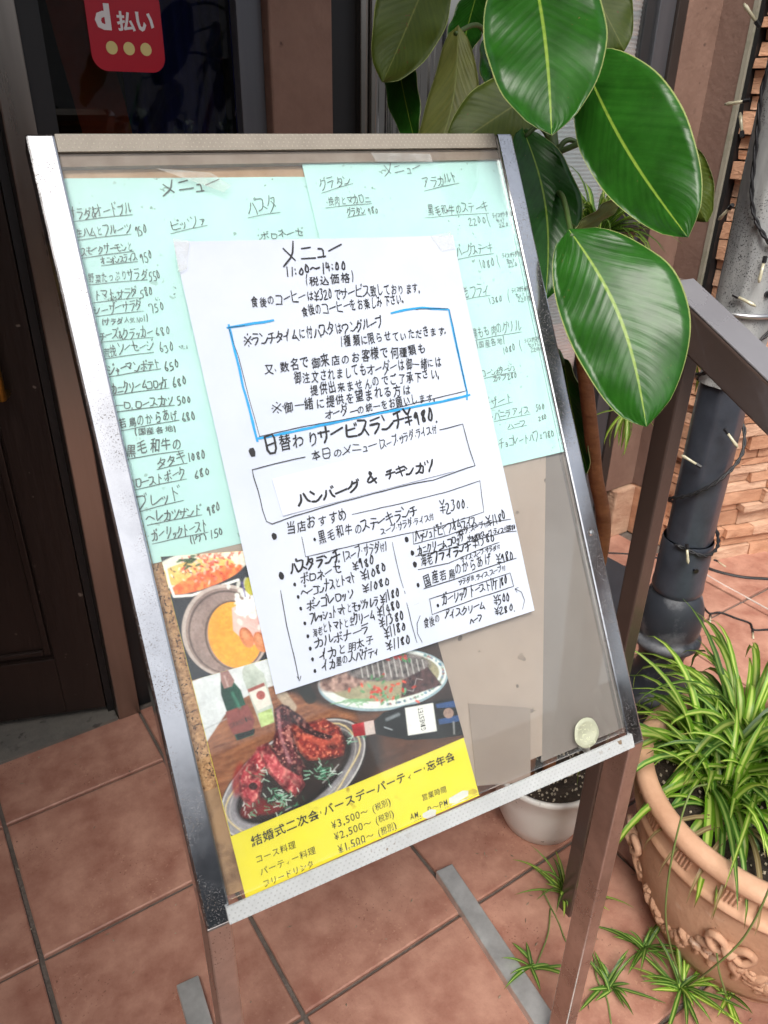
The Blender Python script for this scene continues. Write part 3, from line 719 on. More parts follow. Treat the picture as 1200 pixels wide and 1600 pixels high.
# ---- mint sheets
I = Ink(M1); T = I.text; pw = .00052
T('メニュー', 253, 306, 347, 297, 20, .0009)
for a in (('サラダ&オードブル', 108, 345, 207, 334, 15, 1), ('ピッツァ', 267, 363, 323, 351, 14, 1), ('パスタ', 388, 337, 437, 330, 20, 1), ('・ボロネーゼ', 402, 375, 475, 369, 10, 0),
    ('・生ハムとフルーツ', 116, 374, 204, 365, 14, 1), ('950', 211, 370, 232, 366, 13, 0), ('スモークサーモンと', 126, 402, 208, 392, 13, 1), ('オニオンスライス', 159, 414, 215, 408, 10, 1), ('950', 219, 411, 240, 406, 14, 0),
    ('野菜たっぷりサラダ', 138, 443, 230, 436, 14, 1), ('550', 233, 440, 253, 436, 12, 0), ('トマトサラダ', 147, 471, 216, 464, 13, 1), ('580', 219, 466, 241, 462, 12, 0),
    ('シーザーサラダ', 147, 493, 224, 485, 13, 1), ('750', 235, 490, 258, 485, 12, 0), ('(サラダ人気No1)', 158, 508, 233, 503, 9, 0), ('チーズ&クラッカー', 155, 533, 239, 526, 13, 1), ('680', 245, 528, 267, 523, 12, 0),
    ('荒挽ソーセージ', 161, 559, 240, 549, 15, 1), ('630', 250, 553, 273, 548, 12, 0), ('ジャーマンポテト', 169, 587, 251, 575, 13, 1), ('650', 258, 581, 282, 574, 12, 0),
    ('カニクリームコロッケ', 174, 616, 264, 605, 13, 1), ('680', 270, 608, 294, 602, 13, 0), ('一口.ロースカツ', 180, 642, 272, 632, 12, 1), ('500', 277, 634, 300, 630, 11, 0),
    ('若鳥のからあげ', 187, 671, 279, 655, 16, 1), ('680', 284, 661, 307, 656, 12, 0), ('(国産各地)', 208, 683, 278, 674, 10, 0), ('黒毛和牛の', 196, 715, 286, 702, 19, 1),
    ('タタキ', 246, 731, 292, 722, 15, 1), ('1080', 294, 722, 322, 716, 13, 0), ('ロースト・ポーク', 211, 763, 291, 747, 14, 1), ('680', 303, 750, 329, 743, 13, 0),
    ('ブレッド', 212, 798, 286, 780, 18, 1), ('ヘレカツサンド', 231, 818, 315, 803, 14, 1), ('980', 322, 806, 346, 798, 14, 0), ('ガーリックトースト', 239, 847, 325, 830, 15, 1), ('(1ケ)', 296, 852, 326, 842, 10, 0), ('150', 329, 842, 350, 835, 12, 0)):
    T(*a[:6], pw if a[2] < 560 else .00068, under=a[6])
for q in ((122, 399), (132, 440), (136, 469), (143, 494), (150, 526), (158, 553), (162, 578), (169, 606), (205, 755), (220, 814), (226, 842)): I.dot(q, 1.8 if q[1] < 780 else 3)
I.build('handwriting', mat('faint_pen', (.075, .095, .09), .6, var=.4, vs=60))['kind'] = 'stuff'
I = Ink(M2); T = I.text
for a in (('グラタン', 502, 300, 550, 286, 13, 1), ('メニュー', 601, 277, 661, 268, 16, 0), ('アラカルト', 663, 296, 716, 285, 14, 1), ('・挽肉とマカロニ', 509, 323, 580, 317, 13, 1), ('グラタン', 543, 338, 571, 334, 10, 1), ('980', 574, 336, 592, 333, 9, 0),
    ('・黒毛和牛のステーキ', 664, 338, 763, 332, 15, 1), ('2200', 733, 354, 760, 349, 10, 0), ('バーグステーキ', 714, 403, 770, 395, 14, 1), ('1080', 750, 421, 773, 416, 11, 0), ('老フライ', 724, 466, 765, 460, 15, 1), ('1380', 765, 476, 785, 471, 9, 0),
    ('鳥もも肉のグリル', 737, 530, 815, 517, 16, 1), ('(国産各地)', 744, 546, 790, 537, 11, 0), ('1080', 786, 554, 806, 548, 9, 0), ('コーンポタージュ', 754, 590, 805, 580, 10, 1), ('カップ', 770, 597, 791, 593, 8, 0), ('280', 793, 594, 808, 590, 8, 0),
    ('デザート', 757, 640, 800, 627, 12, 1), ('バニラアイス', 772, 657, 828, 646, 11, 1), ('500', 837, 643, 851, 640, 9, 0), ('ハーフ', 793, 670, 822, 664, 8, 1), ('280', 841, 659, 855, 655, 7, 0), ('・チョコレートパフェ', 778, 702, 848, 686, 13, 0), ('780', 850, 688, 867, 682, 11, 0)):
    T(*a[:6], .00055, under=a[6])
for k, (x, y) in enumerate(((769, 341), (784, 404), (799, 458), (819, 536))):
    T('(', x-9, y+15, x-2, y+13, 17, .0004); T('ライスサラダ', x, y, x+25-k, y-3, 6, .0004); T('セット', x+6, y+7, x+21, y+5, 5, .0004); T('220', x+10, y+15, x+26-k, y+12, 6, .0004)
for q in ((699, 330), (776, 697), (768, 652)): I.dot(q, 1.7)
I.build('handwriting', pencil)['kind'] = 'stuff'
# smudges rubbed into the mint sheets
I = Ink(M1, .0007)
for (x, y, a) in ((184, 466, 22), (247, 468, 5), (290, 545, 7), (283, 541, 5), (176, 468, 14), (270, 450, 5), (272, 460, 3)):
    for k in range(int(a)): I.dot((x + random.gauss(0, a*.55), y + random.gauss(0, 2.2)), random.uniform(.4, 1.3))
I.build('smudge', mat('grey_smudge', srgb('5d6f69'), .8, var=.3, vs=40))['kind'] = 'stuff'

# ================================================================== PARTY POSTER (flat print)
yel = mat('yellow_printed_paper', srgb('e6d634'), .5, col2=srgb('ebdf4c'), vs=6, spec=.2)
speck(yel, srgb('b59a3a'), 45, .60, mask=(.54, .64), mscale=13)
PN = -.0040
poster = sheet('party_poster', ST(PN, (251, 870), (640, 842), (749, 1243), (384, 1403)), PN, 8, yel, 'yellow party course poster with printed food photos and wine bottles, low on the board', 'poster', amp=.25)
D_ = paper_on(poster, 8, PN, amp=.25)
I = Ink(D_, .0007); T = lambda *a, **k: I.text(*a, hand=False, slant=0, jit=0, **k)
T('結婚式二次会・バースデーパーティー・忘年会', 393, 1324, 711, 1187, 17, off=.018)
for y0, y1, tx, x0, x1, pr in ((1350, 1324, 'コース料理', 399, 463, '¥3,500〜'), (1369, 1333, 'パーティー料理', 406, 494, '¥2,500〜'), (1388, 1354, 'フリードリンク', 411, 491, '¥1,500〜')):
    T(tx, x0, y0, x1, y1, 13)
for pr, x0, y0, x1, y1, a, b, c_, d_ in (('¥3,500〜', 519, 1296, 576, 1272, 582, 1270, 611, 1256), ('¥2,500〜', 523, 1314, 581, 1290, 587, 1288, 616, 1275), ('¥1,500〜', 529, 1333, 585, 1309, 591, 1307, 620, 1293)):
    T(pr, x0, y0, x1, y1, 13); T('(税別)', a, b, c_, d_, 12, off=.0)
T('営業時間', 659, 1252, 698, 1237, 11); T('AM.', 641, 1281, 658, 1275, 10, off=.002); T('0〜PM', 668, 1270, 700, 1257, 10, off=.002)
I.build('printed_lettering', print_ink)['kind'] = 'stuff'
I = Ink(D_, .0008)
for px in ([(660, 1271), (672, 1264), (681, 1265), (680, 1274), (668, 1279), (660, 1277)], [(701, 1247), (722, 1235), (731, 1235), (731, 1243), (712, 1254), (701, 1255)]):
    k = len(I.v); I.v += [I.P(I.st(*p)) for p in px]; I.f.append(tuple(reversed(range(k, k+len(px)))))
I.build('correction_patch', mat('correction_white', (.66, .66, .64), .6))
# printed photographs: colours computed per point of a fine flat grid
def pnoise(X, Y, s, seed):
    rs = np.random.RandomState(seed); G = rs.rand(128, 128); x, y = X/s, Y/s
    xi, yi = np.floor(x).astype(int), np.floor(y).astype(int); fx, fy = x-xi, y-yi; fx = fx*fx*(3-2*fx); fy = fy*fy*(3-2*fy); g_ = lambda a, b: G[a % 128, b % 128]
    return (g_(xi, yi)*(1-fx)+g_(xi+1, yi)*fx)*(1-fy) + (g_(xi, yi+1)*(1-fx)+g_(xi+1, yi+1)*fx)*fy
def fbm(X, Y, s, seed): return .5*pnoise(X, Y, s, seed)+.3*pnoise(X, Y, s/2.1, seed+1)+.2*pnoise(X, Y, s/4.3, seed+2)
def hx(h): return np.array(srgb(h))
class Paint:
    def __init__(s, X, Y): s.X, s.Y = X, Y; s.C = np.zeros(X.shape + (3,))
    def poly(s, pts, soft=.8):
        X, Y = s.X, s.Y; ins = np.zeros(X.shape, bool); D = np.full(X.shape, 1e9); n = len(pts)
        for i in range(n):
            (x1, y1), (x2, y2) = pts[i], pts[(i+1) % n]
            if y1 != y2: ins ^= ((y1 > Y) != (y2 > Y)) & (X < (x2-x1)*(Y-y1)/(y2-y1)+x1)
            dx, dy = x2-x1, y2-y1; t = np.clip(((X-x1)*dx+(Y-y1)*dy)/(dx*dx+dy*dy+1e-9), 0, 1); D = np.minimum(D, np.hypot(X-x1-t*dx, Y-y1-t*dy))
        return np.clip(np.where(ins, D, -D)/soft+.5, 0, 1)
    def ell(s, cx, cy, a, b, ang, soft=.8):
        c, q = math.cos(R(ang)), math.sin(R(ang)); u = (s.X-cx)*c+(s.Y-cy)*q; v = -(s.X-cx)*q+(s.Y-cy)*c
        rr = np.sqrt((u/a)**2+(v/b)**2); return np.clip((1-rr)*min(a, b)/soft+.5, 0, 1)
    def line(s, pts, w, soft=.7):
        D = np.full(s.X.shape, 1e9)
        for (x1, y1), (x2, y2) in zip(pts, pts[1:]):
            dx, dy = x2-x1, y2-y1; t = np.clip(((s.X-x1)*dx+(s.Y-y1)*dy)/(dx*dx+dy*dy+1e-9), 0, 1); D = np.minimum(D, np.hypot(s.X-x1-t*dx, s.Y-y1-t*dy))
        return np.clip((w/2-D)/soft+.5, 0, 1)
    def put(s, m, c, a=1.0):
        c = hx(c) if isinstance(c, str) else c; m = (m*a)[..., None]; s.C = s.C*(1-m)+c*m
    def mix(s, m, c1, c2, f, a=1.0):
        f = np.clip(f, 0, 1)[..., None]; s.put(m, hx(c1)*(1-f)+hx(c2)*f, a)
def print_grid(name, quad, n, paint, lift, nx, ny):
    q = [V(p) for p in quad]; inv = poster.matrix_world.inverted(); vs = []; X = np.zeros((ny+1, nx+1)); Y = np.zeros((ny+1, nx+1))
    for j in range(ny+1):
        for i in range(nx+1):
            u, v = i/nx, j/ny; p = (q[0]*(1-u)+q[1]*u)*(1-v)+(q[3]*(1-u)+q[2]*u)*v
            W_ = B(p.x, p.y, n+.25*wav(p.x, p.y, 8)+lift); vs.append(inv @ W_); d0 = B(p.x, p.y, n)-CAM
            X[j, i] = 600+FOC*d0.dot(cr)/d0.dot(cf); Y[j, i] = 800+FOC*d0.dot(cd)/d0.dot(cf)
    fs = [(j*(nx+1)+i, (j+1)*(nx+1)+i, (j+1)*(nx+1)+i+1, j*(nx+1)+i+1) for j in range(ny) for i in range(nx)]
    o = me(name, vs, fs, photo_m, poster); P = Paint(X, Y); paint(P)
    X_, Y_ = P.X, P.Y; lum = P.C.mean(-1); gr = 1 + (.34*(pnoise(X_, Y_, 1.7, 71)-.5) + .30*(fbm(X_, Y_, 6, 73)-.5) + .22*(fbm(X_, Y_, 30, 77)-.5))*np.clip(1.35-lum*1.2, .25, 1); P.C = P.C*gr[..., None]
    C_ = P.C.copy(); C_[1:-1, 1:-1] = .5*P.C[1:-1, 1:-1] + .125*(P.C[:-2, 1:-1]+P.C[2:, 1:-1]+P.C[1:-1, :-2]+P.C[1:-1, 2:]); P.C = np.clip(C_, 0, 1)**1.12*1.04
    at = o.data.color_attributes.new('print', 'FLOAT_COLOR', 'POINT'); c4 = np.ones(((nx+1)*(ny+1), 4)); c4[:, :3] = np.clip(P.C.reshape(-1, 3), 0, 1)
    at.data.foreach_set('color', c4.ravel()); return o
photo_m = bpy.data.materials.new('photo_print'); photo_m.use_nodes = True
_n = photo_m.node_tree.nodes; _a = _n.new('ShaderNodeVertexColor'); _a.layer_name = 'print'; photo_m.node_tree.links.new(_a.outputs[0], _n['Principled BSDF'].inputs['Base Color']); _n['Principled BSDF'].inputs['Roughness'].default_value = .5; _n['Principled BSDF'].inputs['Specular IOR Level'].default_value = .25
def paint_top(P):
    X, Y = P.X, P.Y; one = np.ones_like(X); F = fbm(X, Y, 18, 1); f = pnoise(X, Y, 5, 5); ff = pnoise(X, Y, 2.6, 9)
    P.mix(one, '20242b', '3a4048', F)
    P.put(P.ell(312, 885, 84, 28, -14, 1.2)*1.0, 'e9e6dc'); P.put(P.ell(313, 883, 76, 22, -14), 'f4eedc')
    P.mix(P.ell(305, 893, 62, 18, -12), 'f3d98c', 'f6c36a', f); P.mix(P.ell(322, 905, 60, 13, -20), 'e8612f', 'f3a25a', f)
    for k in range(150):
        x, y = random.gauss(330, 26), 880 + random.gauss(0, 12)
        y -= (x-320)*.25
        P.put(P.ell(x, y, random.uniform(2, 5), random.uniform(1, 2.4), random.uniform(0, 180), .8), random.choice(['e98a72', 'f2b9a0', 'd9513a', 'f7d9c4', 'cf4a35', 'f0a890', 'fbeadb']), .8)
    for k in range(16): P.put(P.ell(random.gauss(296, 7), random.gauss(878, 6), 5, 1.8, random.uniform(-60, 10), .8), random.choice(['2f5a2c', '47713a', '1f4423']), .9)
    for k in range(26): P.put(P.ell(random.gauss(282, 14), random.gauss(898, 7), 3, 1.3, random.uniform(0, 180)), random.choice(['fff6e8', 'f7d28a', '6d5a3a', 'f2c06a']), .8)
    P.put(P.line([(258, 884), (264, 910), (272, 932), (300, 930), (372, 906)], 4), 'f7f6f2')
    # glass dish, sauce, mousse
    P.mix(P.ell(352, 985, 68, 72, -10, 1.5), '8b746f', 'b9a49c', F); P.put(P.ell(352, 985, 68, 72, -10)-P.ell(353, 986, 63, 68, -10), 'd6c8c0', .8); P.put(P.ell(354, 987, 60, 65, -10)-P.ell(355, 988, 58, 63, -10), '54443f', .8)
    P.put(P.ell(366, 992, 46, 54, -10)-P.ell(367, 993, 44, 52, -10), '4b3a35', .8); P.mix(P.ell(367, 992, 42, 52, -12), 'f0a534', 'f6b84a', F)
    P.put(P.poly([(295, 1062), (232, 1095), (232, 1000), (283, 1002), (288, 1030)]), 'bfa493', 0)
    P.mix(P.poly([(362, 950), (400, 930), (420, 1010), (385, 1005), (364, 985)]), 'e9b9b2', 'f1cfc8', F)
    for k in range(60): P.put(P.ell(random.gauss(384, 11), random.gauss(940, 16), random.uniform(3, 8), random.uniform(2, 5), random.uniform(0, 180), 1.2), random.choice(['ffffff', 'f4f3ee', 'e9e6df', 'fbfbf8']), .8)
    P.put(P.ell(390, 916, 8, 14, -15), 'c9c24a'); P.put(P.line([(378, 910), (383, 932)], 3), '6d5fa0', .7)
    P.put(P.line([(376, 925), (377, 960)], 3, 2), 'ffffff', .0)
    for x, y in ((385, 996), (407, 1003)): P.mix(P.ell(x, y, 10, 17, -25), 'c06a3c', 'e39a68', (Y-980)/36); P.put(P.ell(x-2, y-4, 5, 9, -25, 4), 'f0b588', .6)
def paint_low(P):
    X, Y = P.X, P.Y; one = np.ones_like(X); F = fbm(X, Y, 26, 21); f = pnoise(X, Y, 5, 25); ff = pnoise(X, Y, 2.4, 29)
    U_ = X*.94-Y*.34; W_ = X*.34+Y*.94
    wood = pnoise(U_*.12, W_, 4, 31)*.6+pnoise(U_*.2, W_, 2, 33)*.4
    P.mix(one, '7a4a33', 'b07a58', wood); P.put(P.poly([(560, 1120), (760, 1080), (760, 1150), (620, 1200), (540, 1240)], 20), '3a2218', .75)
    P.mix(P.poly([(296, 1066), (455, 1000), (460, 1060), (400, 1080), (362, 1100), (322, 1160)], 1.5), 'cfd1d3', 'eceded', F)
    P.put(P.line([(318, 1140), (355, 1122)], 1.5), 'a5a7a8', .7)
    P.put(P.poly([(430, 1075), (560, 1020), (620, 990), (760, 980), (760, 1090), (560, 1118), (500, 1100)], 10), '231c1e', .9)
    # green bottle
    P.mix(P.poly([(349, 1050), (355, 1046), (362, 1062), (376, 1078), (396, 1140), (396, 1148), (370, 1157), (366, 1148), (345, 1085), (344, 1066)], 1), '12382f', '2f6e58', np.clip((X-345)/50, 0, 1)*.7+.2*F)
    P.put(P.poly([(343, 1046), (353, 1042), (366, 1063), (362, 1072), (350, 1076), (345, 1064)]), 'a9837c'); P.put(P.poly([(352, 1112), (386, 1100), (398, 1124), (394, 1140), (364, 1148), (356, 1132)]), '93534d'); P.put(P.poly([(368, 1148), (398, 1138), (397, 1146), (372, 1156)]), '10201c')
    P.put(P.line([(350, 1056), (356, 1072)], 3), 'd8bdb5', .6); P.put(P.line([(363, 1083), (374, 1105)], 5, 3), '4f957c', .6)
    # clear bottle
    P.mix(P.poly([(383, 1034), (393, 1030), (400, 1042), (412, 1052), (426, 1104), (428, 1128), (408, 1136), (402, 1120), (380, 1062), (378, 1050)], 1), 'a9b0a6', 'd9ddd4', F)
    P.put(P.poly([(387, 1078), (413, 1067), (424, 1100), (402, 1110)]), 'e6dfd6'); P.put(P.poly([(386, 1077), (412, 1066), (414, 1071), (388, 1082)]), 'a05a52'); P.put(P.ell(407, 1086, 7, 7, 0), 'b0453c', .9); P.mix(P.poly([(402, 1115), (424, 1106), (428, 1128), (408, 1136)]), '9db06a', 'cfe0a0', f)
    P.put(P.line([(440, 1085), (455, 1105)], 16, 3), 'c9b9a5', .8); P.put(P.line([(470, 1068), (484, 1090)], 20, 3), '1d2420', .9)
    # far platter with fish and vegetables
    P.put(P.ell(598, 1062, 102, 48, -6), '9fb4bd'); P.put(P.ell(598, 1061, 99, 45, -6), 'e2e4e0'); P.put(P.ell(598, 1058, 88, 37, -6), 'a8a083')
    for k in range(60):
        a = random.uniform(-.9, 1.5); P.put(P.ell(598+94*math.cos(a), 1060-6*math.cos(a)*1.6+41*math.sin(a), 2.4, 1.6, random.uniform(0, 180)), random.choice(['5c8fa8', 'a05a5a', '7fa08a', '6d7fa0']), .7)
    P.mix(P.ell(550, 1052, 56, 22, -22, 3), '6b4a44', 'c9a79a', f); P.mix(P.ell(606, 1042, 66, 22, -4, 3), '4a4444', '948a88', f)
    for k in range(12): P.put(P.line([(560+k*9, 1022+k*.8), (566+k*9, 1058-k*.2)], 2.2), 'c9c4c0', .75)
    P.mix(P.poly([(628, 1062), (668, 1042), (690, 1070), (650, 1084), (626, 1090)], 2), '33232a', '6a4a48', f); P.put(P.line([(636, 1078), (645, 1080), (650, 1060), (660, 1062)], 1), 'd8d0cc', .6)
    for k in range(46): P.put(P.ell(random.gauss(600, 24), random.gauss(1078, 9), 4, 2, random.uniform(0, 180), 1), random.choice(['d23b2e', 'e2604a', '5f9a6a', '3f7a4f', '79b48a', 'c94535']), .85)
    for k in range(20): P.put(P.line([(560+random.gauss(0, 14), 1092), (550+random.gauss(0, 22), 1100+random.gauss(0, 4))], 1.2), '7fae80', .8)
    for k in range(14): P.put(P.ell(random.gauss(618, 12), random.gauss(1026, 4), 4, 2, random.uniform(0, 90)), random.choice(['c33a30', '3f8a55']), .85)
    # near platter
    P.put(P.poly([(470, 1290), (560, 1250), (598, 1190), (590, 1140), (560, 1150), (540, 1220)], 16), '1c1210', .8)
    P.put(P.ell(458, 1218, 134, 70, -36, 1.5), '2c2627'); P.mix(P.ell(457, 1217, 131, 67, -36, 1.5), '54494a', 'a09ca2', F*.6+(Y-1120)/260); P.put(P.ell(457, 1217, 131, 67, -36)-P.ell(457, 1217, 128.5, 64.5, -36), 'd8d4d2', .8); P.put(P.ell(457, 1217, 116, 55, -36)-P.ell(457, 1217, 114, 53, -36), 'c9c2bc', .55)
    gold = [(457+(120+3*math.sin(k*.9))*math.cos(k/40*6.283)*math.cos(R(-36))-(58+3*math.sin(k*.9))*math.sin(k/40*6.283)*math.sin(R(-36)), 1217+(120+3*math.sin(k*.9))*math.cos(k/40*6.283)*math.sin(R(-36))+(58+3*math.sin(k*.9))*math.sin(k/40*6.283)*math.cos(R(-36))) for k in range(41)]
    P.put(P.line(gold, 2.6, 1.2), 'd3b779', .8); P.put(P.line(gold, 1.0), 'f0e6c8', .6)
    P.put(P.ell(459, 1214, 106, 47, -36, 3), '1d1617'); P.mix(P.ell(460, 1212, 98, 41, -36, 5), '160f10', '4a3834', F); P.put(P.ell(396, 1262, 22, 13, -30, 4), '7a141c', .9); P.put(P.ell(425, 1262, 22, 8, -20, 4), '8a1a20', .7); P.put(P.ell(372, 1218, 9, 26, 8, 4), '9c2420', .8)
    for k in range(16): a = random.uniform(0, 6.28); P.put(P.line([(459+100*math.cos(a)*.8, 1214+44*math.sin(a)-60*math.cos(a)*.8), (459+96*math.cos(a+.12)*.8, 1214+44*math.sin(a+.12)-58*math.cos(a+.12)*.8)], 1.6, 1), 'e8e4e2', .5)
    def meat(pts, a='4a1018', b='c2413f', hi='f0b0a0'):
        m = P.poly(pts, 2.2); P.mix(m, a, b, f*.75+.25*F+(ff-.5)*.5); P.put(m*np.clip((f-.62)*5, 0, 1), hi, .35); P.put(m*(ff > .84), hi, .85); P.put(m*np.clip((.42-F)*6, 0, 1), '1c060a', .6); P.put(m*(P.poly(pts, 12) < .8), '20080c', .5)
    meat([(378, 1200), (402, 1170), (420, 1186), (412, 1214), (404, 1250), (388, 1264), (374, 1240), (372, 1216)], '8a1c2c', 'e0606a')
    meat([(400, 1168), (418, 1160), (440, 1186), (470, 1210), (476, 1226), (462, 1246), (444, 1232), (420, 1208)], '9a2434', 'ee8084')
    meat([(428, 1108), (440, 1100), (452, 1104), (456, 1130), (462, 1170), (478, 1202), (466, 1212), (440, 1196), (424, 1170), (430, 1140)], '35121a', '8a3a44')
    meat([(452, 1118), (478, 1130), (506, 1122), (530, 1136), (540, 1160), (536, 1180), (512, 1186), (480, 1188), (464, 1170), (456, 1140)], '5a141a', 'c04a3c', 'f8a080')
    meat([(448, 1104), (470, 1118), (490, 1140), (520, 1150), (514, 1158), (480, 1146), (456, 1128)], '260c12', '642430'); P.put(P.ell(395, 1228, 7, 6, 0), '1a080a', .9)
    P.put(P.line([(434, 1110), (438, 1150), (452, 1190)], 5, 3), 'c78f96', .5); P.put(P.line([(476, 1150), (500, 1160), (528, 1158)], 8, 5), 'e07058', .5)
    for cx, cy, n in ((506, 1206, 46), (440, 1248, 60), (390, 1268, 14), (394, 1204, 14), (548, 1150, 12)):
        for k in range(n):
            x, y, a = random.gauss(cx, 13), random.gauss(cy, 8), random.uniform(0, 6.28); P.put(P.line([(x, y), (x+9*math.cos(a), y+6*math.sin(a))], 1.2), random.choice(['bfe0cc', '4f9a76', '2f6a50', '8fc8a8', 'e6f2e8']), .85)
    # lying wine bottle
    P.mix(P.poly([(583, 1127), (598, 1113), (632, 1102), (684, 1094), (745, 1084), (752, 1144), (684, 1154), (636, 1156), (606, 1151), (586, 1147)], 1.5), '08090a', '1c2023', F)
    P.mix(P.poly([(549, 1132), (583, 1125), (586, 1146), (552, 1151)]), 'a01624', 'd83a44', (1140-Y)/16); P.put(P.poly([(568, 1128), (583, 1125), (586, 1146), (571, 1149)]), 'd8cfc8', .85)
    P.put(P.poly([(632, 1106), (676, 1098), (682, 1142), (637, 1149)]), 'e6e4e0'); P.put(P.line([(604, 1124), (622, 1116)], 5, 3), '8f9498', .8); P.put(P.line([(612, 1140), (600, 1136)], 2), 'b8bcc0', .7)
    P.put(P.poly([(680, 1100), (722, 1092), (724, 1104), (682, 1106)]), '3d5f94', .8); P.put(P.poly([(684, 1124), (720, 1116), (720, 1126), (686, 1132)]), '3d5f94', .8); P.put(P.ell(700, 1114, 8, 8, 0), 'b89a8c', .8); P.put(P.line([(708, 1128), (709, 1146)], 3), 'a8a8a8', .6)
QT = ST(PN, (251, 870), (480, 854), (520, 1000), (299.5, 1063)); QL = ST(PN, (299.5, 1063), (671, 958), (724.5, 1152), (360.5, 1306))
print_grid('printed_photo', QT, PN, paint_top, .0006, 230, 190)
print_grid('printed_photo', QL, PN, paint_low, .0010, 400, 250)
I = Ink(D_, .0014)
I.text('GRANDIAL', 360, 1138, 395, 1123, 8, hand=False, slant=0, jit=0)
I.text('GINESTET', 665, 1140, 659, 1104, 9, hand=False, slant=0, jit=0)
I.build('label_lettering', print_ink)['kind'] = 'stuff'

# ---- payment sticker on the door-side window
pane_y = YW + .0176
stk = thing('payment_sticker', (.45, pane_y, 1.35), 'red rounded square payment sticker with white d and kanji lettering above three cream dots', 'sticker')
def onY(x, y, Yp=pane_y):
    q = ray(x, y); return CAM + q*(Yp/q.y)
tl = onY(136, -8); sw = .130; sh = .122; cx_, cz_ = (onY(136, 40).x + onY(256, 70).x)/2, onY(195, 112).z + sh/2
def flat(name, pts, m, dy, parent=stk):
    g = Geo(); n = len(pts); g.add([(x, pane_y-dy, z) for x, z in pts] + [(x, pane_y-dy+.0002, z) for x, z in pts], [tuple(range(n)), tuple(range(2*n-1, n-1, -1))]); return g.build(name, m, parent)
sw = onY(256, 70).x - onY(140, 60).x
rr = .024; pts = []
for qx, qz, a0 in ((1, 1, 0), (-1, 1, 90), (-1, -1, 180), (1, -1, 270)):
    for k in range(9): a = R(a0+k*90/8); pts.append((cx_+qx*(sw/2-rr)+rr*math.cos(a), cz_+qz*(sh/2-rr)+rr*math.sin(a)))
flat('red_backing', pts, mat('sticker_red', srgb('b30c28'), .35, var=.04), .0006)
cream = mat('sticker_cream', srgb('ddd08a'), .4, var=.03); whi = mat('sticker_white', srgb('e6e6e6'), .4, var=.03)
for dx in (-.0285, 0.0005, .0295): c0_ = onY(201, 76); flat('cream_dot', [(c0_.x+dx*.98+.0095*math.cos(k*.3142), c0_.z+.0095*math.sin(k*.3142)) for k in range(20)], cream, .0012)
def sticker_text(txt, px0, px1, h, off, name):
    a, b = onY(*px0), onY(*px1); H = onY(px0[0], px0[1]-h).z - a.z; g = Geo(); n = len(txt); cw = (b.x-a.x)/n
    for i, ch in enumerate(txt):
        gv, gf = glyph(ch, off); xs = [q[0] for q in gv]; x0, x1 = min(xs), max(xs); ys = [q[1] for q in gv]; y0, y1 = min(ys), max(ys)
        g.add([(a.x + cw*i + cw*.94*(u-x0)/(x1-x0), pane_y-.0012, a.z + (b.z-a.z)*i/n + H*(v-y0)/(y1-y0)) for u, v in gv], gf)
    return g.build(name, whi, stk)
sticker_text('d', (150, 46), (176, 46), 42, .05, 'letter'); sticker_text('払い', (184, 48), (243, 50), 31, .03, 'letter')

# ---- tape, seal
tape_c = glassy('clear_tape', (.97, .97, .96), .12, .2, 1.35, hcol=(.85, .85, .82), hs=60)
sheet('clear_tape', ST(.0006, (243, 262), (330, 270), (362, 290), (350, 300)), .0006, 11, tape_c, 'wrinkled clear tape on the glass above the heading of the long mint menu', 'tape', nx=10, ny=4)
sheet('clear_tape', ST(.0006, (580, 238), (672, 240), (676, 253), (588, 252)), .0006, 12, tape_c, 'short clear tape on the glass above the heading of the upper right mint menu', 'tape', nx=10, ny=4)
sheet('clear_tape', ST(.0052, (270, 372), (296, 377), (292, 420), (279, 425)), .0052, 13, tape_c, 'strip of clear tape on the top left corner of the white lunch menu', 'tape', nx=6, ny=4)
sheet('clear_tape', ST(.0052, (672, 368), (704, 362), (712, 388), (690, 392)), .0052, 14, tape_c, 'strip of clear tape on the top right corner of the white lunch menu', 'tape', nx=6, ny=4)
sl = thing('round_seal', B(*seal_c, .0006), 'round translucent pale green seal with worn embossed marks low on the right of the board', 'seal')
g = Geo(); rr = .0165
prof = [(0, .0006), (rr*.72, .0006), (rr*.76, .0011), (rr*.8, .0006), (rr*.97, .0007), (rr, 0)]
gg = Geo(); gg.lathe(prof, 40)
seal_m = mat('pale_green_seal', srgb('a3a690'), .35, col2=srgb('bcbfa6'), vs=60)
g.add([B(seal_c[0]+v.x*(1+.03*math.sin(5*math.atan2(v.y, v.x))), seal_c[1]+v.y, .0006+v.z) for v in gg.v], [tuple(reversed(f)) for f in gg.f]); g.build('seal_disc', seal_m, sl, smooth=True)
SS = dict(t=sl, k=15, n=.0013, amp=0, inv=sl.matrix_world.inverted(), curl=None); I = Ink(SS, .0002)
for k in range(26):
    x, y = 916+random.gauss(0, 9), 1148+random.gauss(0, 8); I.line([(x, y), (x+random.uniform(-3, 3), y+random.uniform(-3, 3)), (x+random.uniform(0, 4), y+random.uniform(-4, 2))], .0005)
I.build('embossed_marks', mat('embossed_green', srgb('dde2c4'), .35))['kind'] = 'stuff'

